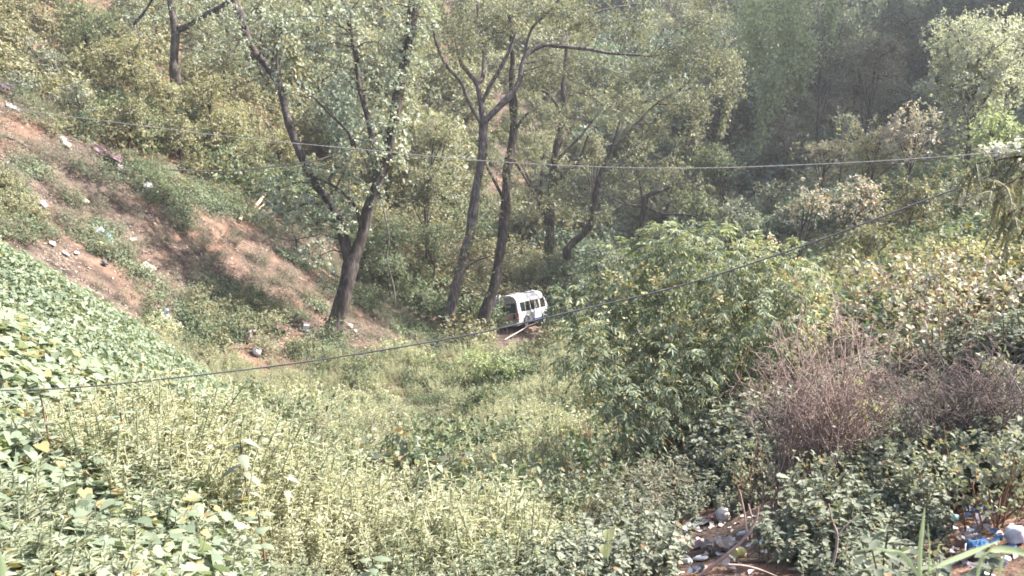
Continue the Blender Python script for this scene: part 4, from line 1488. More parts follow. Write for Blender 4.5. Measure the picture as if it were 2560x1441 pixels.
# dark rearing animal decal
bm = bmesh.new()
prof = [(0, 0), (.05, .02), (.07, .1), (.12, .12), (.16, .03), (.2, .04), (.17, .15), (.19, .22), (.15, .3), (.17, .36), (.1, .4), (.04, .37), (.06, .3), (.02, .24), (.04, .17), (0, .1)]
f = bm.faces.new([bm.verts.new((.5 + x, -.018, .68 + z)) for x, z in prof])
bmesh.ops.solidify(bm, geom=[f], thickness=.004)
bm_obj('animal_decal', bm, BLACK, gate)
# ladder
bm = bmesh.new()
for x in (-.62, -.36):
    cyl(bm, (x, -.07, 1.02), (x, .03, 2.2), .022, 8)
    cyl(bm, (x, .03, 2.2), (x, .22, 2.32), .022, 8)
for z in (1.2, 1.45, 1.7, 1.95, 2.15):
    cyl(bm, (-.62, -.06 + .085 * (z - 1.02), z), (-.36, -.06 + .085 * (z - 1.02), z), .016, 8)
bm_obj('ladder', bm, paint((.8, .8, .82), .4), van)
# side: window posts, crease, sill stripe, lettering
for s in (-1, 1):
    for y, lean in ((1.05, .05), (2.35, .1), (2.62, -.08)):
        bm = bmesh.new()
        cyl(bm, (s * .905, y, 1.14), (s * .83, y + lean, 1.74), .018, 6)
        bm_obj('window_post', bm, paint((.7, .7, .7), .5), van)
    bm = bmesh.new()
    box(bm, (s * .945, 1.75, 1.0), (.012, 3.2, .03))
    bm_obj('side_moulding', bm, paint((.55, .55, .57), .5), van)
    bm = bmesh.new()
    box(bm, (s * .885, 2.5, .47), (.03, 1.1, .15), rot=Euler((0, s * .35, 0)).to_matrix())
    bm_obj('blue_stripe', bm, paint((.05, .09, .3), .4), van)
    bm = bmesh.new()
    box(bm, (s * .87, 2.1, .40), (.03, 2.0, .035), rot=Euler((0, s * .35, 0)).to_matrix())
    bm_obj('red_stripe', bm, paint((.5, .1, .06), .4), van)
for y0, y1 in ((.42, 1.72), (1.8, 3.02), (3.12, 3.86)):      # far side: dark glass panes, added to block light through the cabin
    quadgrid('side_pane', [(-.9, y0, 1.14), (-.9, y1, 1.14), (-.815, y1, 1.74), (-.815, y0, 1.74)], GLASS, van, .008)
quadgrid('side_pane', [(.9, .44, 1.15), (.9, 1.02, 1.15), (.82, 1.06, 1.73), (.82, .44, 1.73)], GLASS, van, .008)
text_part('roof_lettering', 'LULA   BE   TV', .19, BLACK, van, (.792, .62, 1.9), Euler((math.radians(66), 0, math.radians(90))))
# roof hatch and torn roof edge
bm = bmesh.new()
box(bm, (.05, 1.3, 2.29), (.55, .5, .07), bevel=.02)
bm_obj('roof_hatch', bm, SHADED_WHITE, van)
bm = bmesh.new()
for k in range(7):
    box(bm, (.42 + .05 * rng.normal(), 2.2 + .18 * k, 2.27 + .03 * rng.uniform()), (.3, .2, .03), rot=Euler((rng.normal() * .15, rng.normal() * .2, rng.normal() * .4)).to_matrix())
bm_obj('torn_roof_strip', bm, WHITE, van)
# dented front door and hanging pillar
quadgrid('front_door', [(.95, 3.14, .5), (.93, 3.84, .55), (.98, 3.8, 1.12), (1.02, 3.16, 1.12)], WHITE, van, .03)
quadgrid('bent_pillar', [(.86, 3.02, 1.1), (.93, 3.14, 1.1), (.84, 3.16, 1.95), (.78, 3.02, 1.95)], WHITE, van, .03)
bm = bmesh.new()
box(bm, (.35, 4.0, 1.7), (.5, .4, .03), rot=Euler((.9, .15, .2)).to_matrix())
bm_obj('crushed_roof_front', bm, paint((.25, .1, .06), .7), van)
# inside
bm = bmesh.new()
box(bm, (0, 2.2, .5), (1.6, 4.0, .04))
bm_obj('cabin_deck', bm, INSIDE, van)
for y in (.75, 1.5, 2.25, 3.0):
    bm = bmesh.new()
    box(bm, (0, y, .75), (1.45, .42, .16), bevel=.05)
    box(bm, (0, y - .22, 1.1), (1.45, .12, .62), bevel=.05)
    bm_obj('seat', bm, INSIDE, van)
# wheels
for s in (-1, 1):
    for y in (.98, 3.55):
        bm = bmesh.new()
        prof = [(.24, -.1), (.31, -.11), (.345, -.08), (.35, 0), (.345, .08), (.31, .11), (.24, .1)]
        n = 20
        ring = [[bm.verts.new((s * .8 + w, y + r_ * math.cos(a), .34 + r_ * math.sin(a))) for r_, w in prof] for a in [2 * math.pi * j / n for j in range(n)]]
        for j in range(n):
            for q in range(len(prof) - 1):
                bm.faces.new([ring[j][q], ring[(j + 1) % n][q], ring[(j + 1) % n][q + 1], ring[j][q + 1]])
        wh = bm_obj('wheel', bm, paint((.03, .03, .03), .9), van, True)
        bm = bmesh.new()
        cyl(bm, (s * .8 - .07, y, .34), (s * .8 + .07, y, .34), .245, 18)
        cyl(bm, (s * .8 + s * .06, y, .34), (s * .8 + s * .1, y, .34), .09, 12)
        bm_obj('rim', bm, paint((.5, .44, .42), .5), wh)
        bm = bmesh.new()                                # arch
        for j in range(9):
            a0, a1 = math.pi * j / 9, math.pi * (j + 1) / 9
            p = [(s * (.945 + .012 * math.sin(a)), y + .43 * math.cos(a), .4 + .43 * math.sin(a)) for a in (a0, a1)]
            cyl(bm, p[0], p[1], .028, 6)
        bm_obj('wheel_arch', bm, BLACK, van)
for o in list(bpy.data.objects):
    if o.parent == van and o.name.startswith('blue_stripe'):
        pass
VH, VR, VP = math.radians(29), math.radians(11), math.radians(-5.5)
vrot = Matrix.Rotation(-VH, 4, 'Z') @ Matrix.Rotation(VP, 4, 'X') @ Matrix.Rotation(-VR, 4, 'Y')
VS = 1.12
vm = vrot @ Matrix.Diagonal((VS, VS, VS, 1))
target = Vector(at(1299, 814, 56.0))
off = vm @ Vector((.9, 0, .34))
van.matrix_world = Matrix.Translation(target - off) @ vm

# tow rope and strap
def cable(name, label, pts, width_m, mat, cat, sides=6, n=14):
    C = catmull(np.array([at(*p) for p in pts]), n)
    o = build(name, tube(C, np.full(len(C), width_m / 2), sides), mat, smooth=True)
    return tag(o, label, cat)


cable('tow_rope', 'pale thick rope running from under the van into the weeds', [(1345, 806, 56.2), (1322, 815, 55.6), (1298, 829, 54.8), (1275, 842, 54), (1262, 850, 53.6)], .075, paint((.6, .52, .47), .9), 'rope')
cable('thin_rope', 'thin dark line hanging down from the van roof to the grass', [(1263, 740, 55.2), (1264, 780, 55.2), (1267, 820, 55), (1270, 848, 54.6)], .022, paint((.1, .1, .1), .9), 'rope')
C = []
for k in range(25):
    a = 2 * math.pi * k / 24
    c = at(1119, 828, 52)
    C.append(c + np.array([.40 * math.cos(a), .40 * math.sin(a), .05 * math.cos(a * 2)]))
tag(build('tied_rope', tube(np.array(C), np.full(25, .045), 6), paint((.8, .78, .76), .8), smooth=True), 'white cord tied round the foot of the spreading trunk', 'rope')
# overhead cables
cable('upper_cable', 'thin pale grey cable sagging across the whole upper view', [(-900, 130, 27), (-300, 225, 24), (0, 268, 22), (300, 308, 20.5), (600, 345, 19), (880, 372, 18), (1200, 402, 17),
      (1500, 418, 16), (1750, 421, 15.3), (2000, 413, 14.8), (2250, 400, 14.2), (2560, 375, 13.5), (3000, 325, 12.8), (3600, 240, 12)], .018, paint((.34, .31, .3), .7), 'cable')
cable('lower_cable', 'thick dark cable sloping up to the right across the valley', [(-700, 1000, 9.5), (-100, 980, 9.5), (180, 970, 9.5), (500, 938, 9.5), (800, 900, 9.4), (1150, 842, 9.3), (1420, 782, 9.2), (1700, 715, 9.0),
      (2000, 618, 8.8), (2250, 525, 8.6), (2560, 405, 8.4), (3000, 215, 8.1)], .0195, paint((.11, .11, .115), .6), 'cable')
cable('slack_rope', 'slack brown rope looping from the slope to the forked tree', [(425, 425, 44), (520, 428, 43.5), (600, 427, 43), (700, 415, 43), (780, 404, 43), (830, 390, 43), (890, 371, 43)], .075, paint((.25, .2, .17), .9), 'rope')
cable('lifted_branch', 'thin curved dead branch reaching up right of the slack rope', [(890, 371, 43), (880, 345, 43), (850, 310, 43.4), (830, 285, 43.6), (800, 262, 44)], .10, M['bark'], 'branch')

# ------------------------------------------------------------------ litter on the slope and in the near rubbish heaps
_lit = {}


def oriented(p, size, yaw=None, sink=.15):
    n = gnormal(p)
    q = Vector((0, 0, 1)).rotation_difference(Vector(n)).to_matrix().to_4x4()
    yaw = rng.uniform(0, 6.28) if yaw is None else yaw
    return Matrix.Translation(Vector(p)) @ q @ Matrix.Rotation(yaw, 4, 'Z')


def lump_bm(seed, s, flat=.6, rough=.35, sub=3):
    bm = bmesh.new()
    bmesh.ops.create_icosphere(bm, subdivisions=sub, radius=1)
    V = np.array([v_.co[:] for v_ in bm.verts])
    k = 1 + rough * .5 * noise3(V, 1.7, seed) + rough * .35 * np.abs(noise3(V, 4.0, seed + 1)) - rough * .2
    V = V * k[:, None] * np.array(s) * [1, 1, flat]
    V[:, 2] = np.maximum(V[:, 2], -.35 * s[2] * flat)
    V[:, 2] += .25 * s[2] * flat
    for v_, c in zip(bm.verts, V):
        v_.co = c
    return bm


def rag_bm(seed, w, l, amp=.3, n=12, th=.012):
    bm = bmesh.new()
    g = np.linspace(-1, 1, n)
    X, Y = np.meshgrid(g, g)
    P = np.stack([X, Y, 0 * X], -1).reshape(-1, 3)
    z = np.abs(noise3(P, 1.8, seed)) * amp * .6 + np.abs(noise3(P, 4.5, seed + 2)) * amp * .35
    dx = noise3(P, 1.5, seed + 3) * .18
    dy = noise3(P, 1.5, seed + 4) * .18
    vs = [bm.verts.new(((p[0] + a) * w / 2, (p[1] + b) * l / 2, zz * min(w, l) * .45 + .01)) for p, a, b, zz in zip(P, dx, dy, z)]
    for i in range(n - 1):
        for j in range(n - 1):
            bm.faces.new([vs[i * n + j], vs[i * n + j + 1], vs[(i + 1) * n + j + 1], vs[(i + 1) * n + j]])
    bmesh.ops.solidify(bm, geom=bm.faces[:], thickness=th)
    return bm


def drop(name, label, cat, px, py, kind, size, rgb, yaw=None, rough=.6, group=None, D=None, lift=0.0):
    p = hit(px, py) if D is None else at(px, py, D)
    p = p + np.array([0, 0, lift])
    sd = int(px * 3 + py * 7)
    w, l, h = size
    k_ = 1.08 if p[1] > 20 else (1.2 if px < 2200 else 1.0)      # real items stand a little proud of the creepers
    w, l, h = w * k_, l * k_, h * k_
    p = p + np.array([0, 0, (.25 if kind == 'rag' else .12) if p[1] > 20 else .03])
    if kind == 'lump':
        bm = lump_bm(sd, (w / 2, l / 2, h / 2), 1.0)
    elif kind == 'rag':
        bm = rag_bm(sd, w, l, h)
    elif kind == 'panel':
        bm = rag_bm(sd, w, l, h * .35, 7, .02)
    elif kind == 'box':
        bm = bmesh.new()
        box(bm, (0, 0, h * .4), (w, l, h), rot=Euler((.15, -.12, 0)).to_matrix(), bevel=min(w, l, h) * .06)
    elif kind == 'ring':                                # moulded foam piece with a hole
        bm = bmesh.new()
        n = 18
        rows_ = []
        for r_, z in ((.22, .2), (.26, .55), (.6, .75), (.95, .5), (1.0, .15), (.9, 0), (.3, 0)):
            rows_.append([bm.verts.new((w / 2 * r_ * math.cos(a) * (1 + .12 * math.sin(2 * a + 1)), l / 2 * r_ * math.sin(a) * (1 + .1 * math.cos(3 * a)), h * z)) for a in [2 * math.pi * j / n for j in range(n)]])
        for i in range(len(rows_)):
            for j in range(n):
                a_, b_ = rows_[i], rows_[(i + 1) % len(rows_)]
                bm.faces.new([a_[j], a_[(j + 1) % n], b_[(j + 1) % n], b_[j]])
    else:                                               # bottle or tub
        bm = bmesh.new()
        cyl(bm, (-l / 2, 0, w / 2), (l / 2 * .6, 0, w / 2), w / 2, 14)
        cyl(bm, (l / 2 * .6, 0, w / 2), (l / 2 * .85, 0, w / 2), w / 2, 14, w / 5)
        cyl(bm, (l / 2 * .85, 0, w / 2), (l / 2, 0, w / 2), w / 5, 10)
    me_parent = None
    o = bm_obj(name, bm, paint(rgb, rough), None, kind in ('lump', 'rag', 'ring', 'panel'))
    o.matrix_world = oriented(p, size, yaw)
    return tag(o, label, cat, group)


W_, G_ = (.6, .58, .57), (.42, .4, .4)
for a in [
    ('rag_heap', 'heap of dark purple rags at the left edge of the slope', 'rags', 22, 240, 'rag', (1.1, 1.6, .45), (.13, .09, .13)),
    ('rag', 'pale brown rag just below the dark rag heap', 'rag', 40, 256, 'rag', (.6, .9, .4), (.4, .32, .3)),
    ('white_board', 'white board sticking out under the dark rag heap', 'board', 30, 272, 'panel', (.5, .8, .1), (.7, .7, .72)),
    ('sack', 'bulging grey sack under the bushes at the top of the slope', 'sack', 132, 268, 'lump', (1.0, .9, 1.2), (.27, .25, .27)),
    ('plastic_bag', 'white plastic bag on the upper soil path', 'bag', 156, 356, 'lump', (.42, .3, .25), W_),
    ('plastic_bag', 'yellowish bag just below the white bag on the upper path', 'bag', 168, 372, 'lump', (.45, .3, .22), (.62, .58, .4)),
    ('paper_scrap', 'white paper scrap at the top end of the grey pipe', 'paper', 193, 338, 'rag', (.6, .4, .3), (.68, .68, .72)),
    ('pink_cloth', 'long crumpled pink cloth lying in the middle of the slope', 'cloth', 268, 398, 'rag', (.8, 1.5, .35), (.45, .24, .33)),
    ('cloth', 'pale beige cloth below the pink cloth', 'cloth', 300, 431, 'rag', (.9, .5, .3), (.6, .5, .46)),
    ('cardboard', 'small orange cardboard scrap under the dark stemmed bush', 'cardboard', 334, 373, 'panel', (.3, .55, .1), (.5, .27, .18)),
    ('plastic_bag', 'round white bag at the lower end of the soil path', 'bag', 364, 478, 'lump', (.6, .5, .5), W_),
    ('plastic_bag', 'pinkish white bag in the scrub left of the timber', 'bag', 210, 510, 'lump', (.5, .35, .3), (.64, .54, .5)),
    ('white_board', 'white flat scrap above the left soil chute', 'board', 77, 528, 'panel', (.6, .35, .1), (.66, .62, .62)),
    ('plastic_scrap', 'lilac plastic scrap above the soil chute', 'plastic', 112, 525, 'rag', (.4, .3, .3), (.42, .42, .55)),
    ('plastic_bag', 'pale lavender bag beside the teal striped roll', 'bag', 245, 585, 'lump', (.4, .4, .35), (.52, .52, .62)),
    ('ball', 'small yellow green round litter above the soil chute', 'litter', 209, 579, 'lump', (.24, .24, .26), (.5, .58, .2)),
    ('plastic_bag', 'yellow green and white bag below the teal striped roll', 'bag', 256, 622, 'lump', (.55, .4, .3), (.6, .62, .34)),
    ('open_carton', 'open cream carton lying beside the soil chute', 'carton', 366, 676, 'panel', (.85, .6, .5), (.66, .6, .48)),
    ('plastic_bag', 'white bag at the top of the soil chute', 'bag', 131, 617, 'lump', (.26, .2, .16), W_),
    ('plastic_scrap', 'white blue scrap in the middle of the soil chute', 'plastic', 192, 639, 'lump', (.24, .16, .1), (.6, .63, .72)),
    ('plastic_scrap', 'grey scrap beside the white blue scrap', 'plastic', 163, 640, 'lump', (.3, .14, .1), G_),
    ('carton', 'small cream carton right of the teal striped roll', 'carton', 333, 607, 'box', (.2, .36, .08), (.64, .58, .46)),
    ('black_bag', 'dark bag at the right edge of the soil chute', 'bag', 262, 665, 'lump', (.4, .25, .2), (.1, .09, .1)),
    ('rubbish_heap', 'white and green crumpled rubbish above the forked trunk foot', 'rubbish', 752, 640, 'rag', (.9, .6, .4), (.62, .66, .62)),
    ('plastic_bag', 'blue bag left of the forked trunk', 'bag', 834, 687, 'lump', (.24, .2, .18), (.3, .4, .62)),
    ('plastic_bag', 'bright blue bag at the lower end of the soil chute', 'bag', 416, 784, 'lump', (.24, .22, .2), (.2, .32, .6)),
    ('plastic_bag', 'pale lilac bag under the bright blue bag', 'bag', 412, 799, 'lump', (.5, .35, .25), (.46, .42, .5)),
    ('wrapper', 'tiny red wrapper left of the pale lilac bag', 'wrapper', 389, 806, 'lump', (.1, .2, .1), (.6, .08, .06)),
    ('stone', 'pinkish grey stone where the vine meets the path', 'stone', 444, 824, 'lump', (.34, .3, .3), (.42, .36, .35)),
    ('rubbish_heap', 'pale pink rubbish heap on the path at left', 'rubbish', 626, 830, 'rag', (.9, .6, .5), (.6, .47, .45)),
    ('red_cloth', 'crumpled red and pink cloth in the path rubbish', 'cloth', 702, 832, 'rag', (.6, .6, .5), (.36, .18, .19)),
    ('white_box', 'broken white box near the forked trunk foot', 'box', 764, 829, 'box', (.34, .28, .3), (.58, .57, .6)),
    ('white_board', 'white strip of board below the broken box', 'board', 780, 843, 'panel', (.55, .22, .1), (.72, .7, .7)),
    ('plastic_bag', 'beige bag right of the broken white box', 'bag', 786, 832, 'lump', (.3, .25, .2), (.58, .48, .38)),
    ('pointed_stone', 'upright grey stone on the path', 'stone', 621, 860, 'lump', (.34, .3, .7), (.4, .36, .35)),
    ('white_tub', 'round white tub with a dark opening on the path', 'tub', 641, 889, 'ring', (.46, .4, .34), (.52, .5, .52)),
    ('plastic_bag', 'cream bag right of the forked trunk', 'bag', 876, 822, 'lump', (.42, .3, .24), (.66, .63, .55)),
    ('plastic_bag', 'small white bag below the cream bag', 'bag', 888, 833, 'lump', (.24, .2, .16), W_),
    ('white_sack', 'white sack lying between the forked and spreading trunks', 'sack', 1026, 838, 'lump', (.85, .4, .34), (.74, .68, .68)),
    ('plastic_bag', 'white bag between the spreading and straight trunks', 'bag', 1170, 838, 'lump', (.4, .34, .3), W_),
    ('paper_scrap', 'white scrap in the weeds below the white sack', 'paper', 1064, 862, 'lump', (.24, .18, .14), W_),
    ('brown_bag', 'orange brown bag behind the spreading trunk foot', 'bag', 1160, 792, 'lump', (.4, .3, .3), (.45, .2, .12)),
    ('wrapper', 'pink wrapper in the pale weeds of the valley floor', 'wrapper', 722, 1060, 'lump', (.14, .12, .1), (.7, .6, .6)),
]:
    drop(*a)
# teal striped roll with its stripes as ribs
p = hit(272, 604)
root = thing('striped_roll', 'teal striped plastic roll lying across the slope', 'plastic roll', p)
root.matrix_world = oriented(p, (1, 1, 1), -.75)
bm = lump_bm(5, (.6, .22, .2), 1.0, .15)
bm_obj('roll', bm, paint((.2, .33, .34), .5), root, True)
for k in range(3):
    bm = bmesh.new()
    pts = [(-.5 + .2 * j, -.1 + .1 * k + .02 * math.sin(j + k), .24 - .06 * abs(k - 1) - .02 * abs(j - 2.5)) for j in range(6)]
    for j in range(5):
        cyl(bm, pts[j], pts[j + 1], .016, 6)
    bm_obj('stripe', bm, paint((.62, .68, .68), .5), root)


def stick(name, label, cat, pts, width, mat):
    C = catmull(np.array(pts), 6)
    o = build(name, tube(C, np.linspace(width / 2, width * .35, len(C)), 7, .08), mat, smooth=True)
    return tag(o, label, cat)


def ground_stick(name, label, cat, pix, width, mat, lift=.08):
    P = [hit(a, b) + np.array([0, 0, lift]) for a, b in pix]
    return stick(name, label, cat, P, width, mat)


ground_stick('grey_pipe', 'straight grey pipe lying on the slope above the pink cloth', 'pipe', [(205, 345), (235, 362), (262, 382)], .16, paint((.4, .4, .42), .6))
ground_stick('dead_branch', 'dead branch lying right of the pink cloth', 'branch', [(285, 395), (320, 420), (365, 440), (420, 432)], .1, M['bark'])
ground_stick('dead_branch', 'long curved dead branch in the middle of the slope', 'branch', [(318, 520), (355, 532), (390, 540), (400, 550)], .1, M['palebark'])
ground_stick('dead_branch', 'dark dead branch above the long curved branch', 'branch', [(245, 478), (280, 500), (310, 525)], .12, M['bark'])
ground_stick('dead_branch', 'thin branch on the upper soil path at the left edge', 'branch', [(0, 340), (40, 355), (75, 378)], .1, M['palebark'])
ground_stick('dead_branch', 'thin dead stick near the path rubbish', 'branch', [(670, 840), (690, 828), (705, 825)], .07, M['wood'])
ground_stick('dead_branch', 'dead stick along the path by the upright stone', 'branch', [(545, 858), (590, 858), (612, 856)], .06, M['bark'])
for lab, a, b, w, lf in [('thick pale timber beam lying behind the forked tree leaves', (622, 552), (668, 516), .3, 1.0), ('short pale timber prop under the thick beam', (600, 562), (620, 530), .24, .6), ('thin timber pole beside the thick beam', (636, 545), (672, 530), .16, .8)]:
    p0 = hit(*a) + [0, 0, .25]; p1 = hit(*b) + [0, 0, lf]
    stick('timber_pole', lab, 'timber', [p0, (p0 + p1) / 2, p1], w, M['wood'])
for k, (lab, a, b) in enumerate([('dead stick fanned out below the timber beams, upper', (640, 556), (675, 560)), ('dead stick fanned out below the timber beams, lower', (630, 565), (670, 575)), ('dead stick crossing the soil left of the timber', (590, 530), (628, 548))]):
    ground_stick('dead_branch', lab, 'branch', [a, ((a[0] + b[0]) / 2, (a[1] + b[1]) / 2 - 3), b], .07, M['palebark'], .2)

# near rubbish heap at the bottom
for a in [
    ('foam_piece', 'moulded white foam piece with a hole in the bottom rubbish', 'foam', 1752, 1404, 'ring', (.2, .15, .05), (.82, .8, .78)),
    ('clear_bag', 'clear greyish plastic bag in the rubbish under the bush', 'bag', 1812, 1300, 'lump', (.24, .22, .26), (.42, .4, .39)),
    ('red_wrapper', 'red and white wrapper beside the clear plastic bag', 'wrapper', 1780, 1300, 'rag', (.12, .12, .6), (.6, .3, .28)),
    ('grey_sheet', 'grey plastic sheet left of the red and white wrapper', 'sheet', 1752, 1308, 'panel', (.34, .18, .2), (.36, .36, .33)),
    ('rag', 'grey rag at the foot of the leafy bush stems', 'rag', 1765, 1245, 'rag', (.34, .24, .5), (.35, .31, .3)),
    ('rag', 'brownish rag below the grey rag', 'rag', 1740, 1282, 'rag', (.3, .2, .5), (.34, .29, .28)),
    ('paper_heap', 'crumpled brown paper heap in the bottom rubbish', 'paper', 1800, 1378, 'rag', (.36, .26, .5), (.64, .52, .46)),
    ('printed_carton', 'small red and white carton left of the brown paper heap', 'carton', 1742, 1372, 'box', (.11, .15, .08), (.62, .42, .42)),
    ('bottle_cap', 'blue cap left of the red and white carton', 'cap', 1706, 1383, 'lump', (.06, .06, .06), (.08, .3, .6)),
    ('brown_carton', 'torn tan carton between blue cap and red carton', 'carton', 1722, 1378, 'box', (.08, .1, .06), (.56, .4, .26)),
    ('paper_cup', 'white crushed cup below the blue cap', 'cup', 1720, 1418, 'bottle', (.07, .12, .07), (.76, .74, .75)),
    ('yellow_pot', 'yellow and grey pot right of the brown paper heap', 'pot', 1850, 1402, 'bottle', (.1, .14, .1), (.56, .52, .2)),
    ('paper_scrap', 'white paper strip under the branching stick', 'paper', 1820, 1424, 'rag', (.05, .13, .3), (.76, .66, .64)),
    ('orange_peel', 'orange wrapper at the bottom edge of the rubbish', 'wrapper', 1772, 1436, 'rag', (.12, .07, .5), (.64, .32, .24)),
    ('blue_bag', 'blue plastic bag in the leaves left of the rubbish', 'bag', 1655, 1392, 'lump', (.1, .1, .1), (.06, .2, .42)),
    ('paper_scrap', 'crumpled white paper above the red and white carton', 'paper', 1728, 1324, 'rag', (.17, .12, .5), (.62, .62, .64)),
    ('plastic_scrap', 'blue white plastic at the left of the rubbish hollow', 'plastic', 1692, 1304, 'lump', (.1, .12, .1), (.46, .5, .62)),
    ('blue_scrap', 'light blue scrap right of the branching stick', 'plastic', 1904, 1363, 'lump', (.07, .06, .05), (.35, .48, .66)),
    ('white_bottle', 'white bottle behind the branching stick', 'bottle', 1862, 1345, 'bottle', (.06, .18, .06), (.62, .62, .62)),
    ('dark_cloth', 'dark cloth at the bottom edge of the rubbish', 'cloth', 1735, 1438, 'rag', (.16, .1, .5), (.09, .11, .16)),
    ('tan_paper', 'tan leaf of paper right of the yellow pot', 'paper', 1890, 1405, 'rag', (.16, .1, .5), (.46, .36, .27)),
    ('grey_card', 'grey card lying at the bottom right of the stick', 'card', 1990, 1432, 'panel', (.14, .07, .2), (.5, .48, .48)),
    ('blue_tarpaulin', 'crumpled blue tarpaulin in the right hand rubbish heap', 'tarpaulin', 2470, 1380, 'rag', (.3, .24, .6), (.09, .22, .42)),
    ('blue_bag', 'dark blue bag at the top of the right hand rubbish heap', 'bag', 2452, 1282, 'lump', (.14, .1, .07), (.04, .15, .42)),
    ('blue_bag', 'dull blue bag left of the dark blue bag', 'bag', 2418, 1297, 'lump', (.15, .1, .06), (.2, .28, .46)),
    ('teal_bag', 'pale teal bag at the left of the right hand rubbish heap', 'bag', 2385, 1305, 'lump', (.12, .1, .08), (.3, .5, .5)),
    ('tan_paper', 'tan paper below the dull blue bag', 'paper', 2425, 1308, 'rag', (.14, .08, .5), (.5, .42, .32)),
    ('white_bag', 'crumpled white bag left of the blue tarpaulin', 'bag', 2422, 1360, 'rag', (.17, .17, .8), (.62, .57, .56)),
    ('white_bag', 'grey white bag at the right edge of the rubbish heap', 'bag', 2540, 1358, 'lump', (.2, .2, .2), (.55, .53, .56)),
    ('pinkish_rag', 'pinkish grey rag across the middle of the right hand heap', 'rag', 2440, 1328, 'rag', (.3, .1, .5), (.42, .34, .37)),
    ('yellow_wrapper', 'yellow wrapper above the blue tarpaulin', 'wrapper', 2458, 1340, 'rag', (.09, .06, .6), (.55, .45, .14)),
    ('brown_rag', 'brown rag below the white bag of the right hand heap', 'rag', 2410, 1405, 'rag', (.2, .14, .6), (.3, .25, .24)),
    ('purple_rag', 'purplish rag under the blue tarpaulin', 'rag', 2450, 1425, 'rag', (.2, .16, .6), (.34, .29, .33)),
    ('white_scrap', 'small white scrap at the bottom right corner', 'plastic', 2512, 1410, 'lump', (.08, .1, .06), (.68, .68, .76)),
]:
    drop(*a)


def scraps(name, label, cx, cy, rx, ry, n, cols):
    root = thing(name, label, 'rubbish', hit(cx, cy))
    o0 = np.array(root.location)
    for gi, col in enumerate(cols):
        parts = []
        for k in range(n):
            p = hit(cx + rng.normal() * rx, cy + rng.normal() * ry) + [0, 0, .015 + .02 * rng.uniform()]
            d = unit(rng.normal(size=(1, 3)) * [1, 1, .3]); nn = unit(np.array([[0, -.2, 1.0]]) + .5 * rng.normal(size=(1, 3)))
            parts.append(leaves(p[None], d, nn, rng.uniform(.05, .16, 1), 'heart' if k % 2 else 'diamond'))
        build('scrap_layer', [(V - o0, F) for V, F in parts], paint(col, .6), root)['kind'] = 'stuff'


scraps('rubbish_scatter', 'torn paper and plastic scraps spread under the forked dry stick', 1790, 1370, 75, 50, 26, [(.6, .5, .44), (.42, .33, .28), (.7, .68, .68), (.3, .26, .25), (.5, .4, .36)])
scraps('rubbish_scatter', 'torn scraps spread round the blue tarpaulin in the corner', 2465, 1350, 55, 45, 18, [(.5, .46, .46), (.3, .25, .27), (.62, .62, .66), (.2, .3, .5)])


def branching_stick(label, D, limbs, mat='twig'):
    base = at(limbs[0][0][0], limbs[0][0][1], D)
    root = thing('branching_stick', label, 'stick', base)
    for pl in limbs:
        C, R = limb_pts(pl, D)
        build('branch', tube(C - base, R, 6, .05), M[mat], root, True)


branching_stick('long forked dry stick standing over the bottom rubbish', 8.0, [
    [(1735, 1450, 9), (1800, 1400, 9), (1860, 1348, 8), (1890, 1300, 5), (1897, 1270, 3)],
    [(1868, 1350, 6), (1862, 1290, 5), (1852, 1240, 4), (1848, 1225, 3)], [(1882, 1300, 3), (1870, 1260, 2)]])
branching_stick('bent dry stick lying to the right below the rubbish', 8.0, [[(1820, 1412, 6), (1860, 1415, 6), (1900, 1425, 5), (1950, 1445, 4)]])
branching_stick('grey forked twig standing before the pointed leaved shrub', 7.4, [
    [(2065, 1450, 8), (2085, 1400, 7), (2093, 1340, 6), (2080, 1300, 4), (2072, 1260, 3)], [(2093, 1340, 5), (2115, 1315, 4), (2138, 1295, 3)]])
branching_stick('thin pale twig right of the forked dry stick', 8.6, [[(1878, 1345, 4), (1880, 1300, 3), (1872, 1260, 2)]])
branching_stick('arching dry stems among the weeds at bottom centre', 11, [
    [(880, 1290, 5), (910, 1262, 5), (960, 1268, 4), (990, 1285, 4)], [(985, 1310, 4), (992, 1270, 4), (1002, 1240, 3)], [(890, 1300, 4), (940, 1285, 4), (980, 1290, 3)]])


# ------------------------------------------------------------------ near plants one can tell apart
def ribbon(P, W, side, mat, name, parent, fold=.25):
    """A grass or long leaf blade with a raised midrib on either side."""
    P = np.asarray(P)
    n = len(P)
    s = unit(side)
    T = unit(np.gradient(P, axis=0))
    S_ = unit(s - (T @ s)[:, None] * T)
    Nn = np.cross(T, S_)
    L = P - S_ * W[:, None] + Nn * W[:, None] * fold
    R_ = P + S_ * W[:, None] + Nn * W[:, None] * fold
    V = np.vstack([L, P, R_])
    i = np.arange(n - 1)
    F = np.vstack([np.stack([i, i + 1, n + i + 1, n + i], -1), np.stack([n + i, n + i + 1, 2 * n + i + 1, 2 * n + i], -1)])
    return build(name, [(V, F)], mat, parent, True)


def blades(label, D, lst):
    b = lst[0][0]
    base = at(b[0], b[1] + 60, D)
    root = thing('grass_clump', label, 'grass', base)
    for pl in lst:
        C, R = limb_pts(pl, D)
        ribbon(C - base, R, np.array([.9, .25, .4]), M['blade'], 'blade', root)


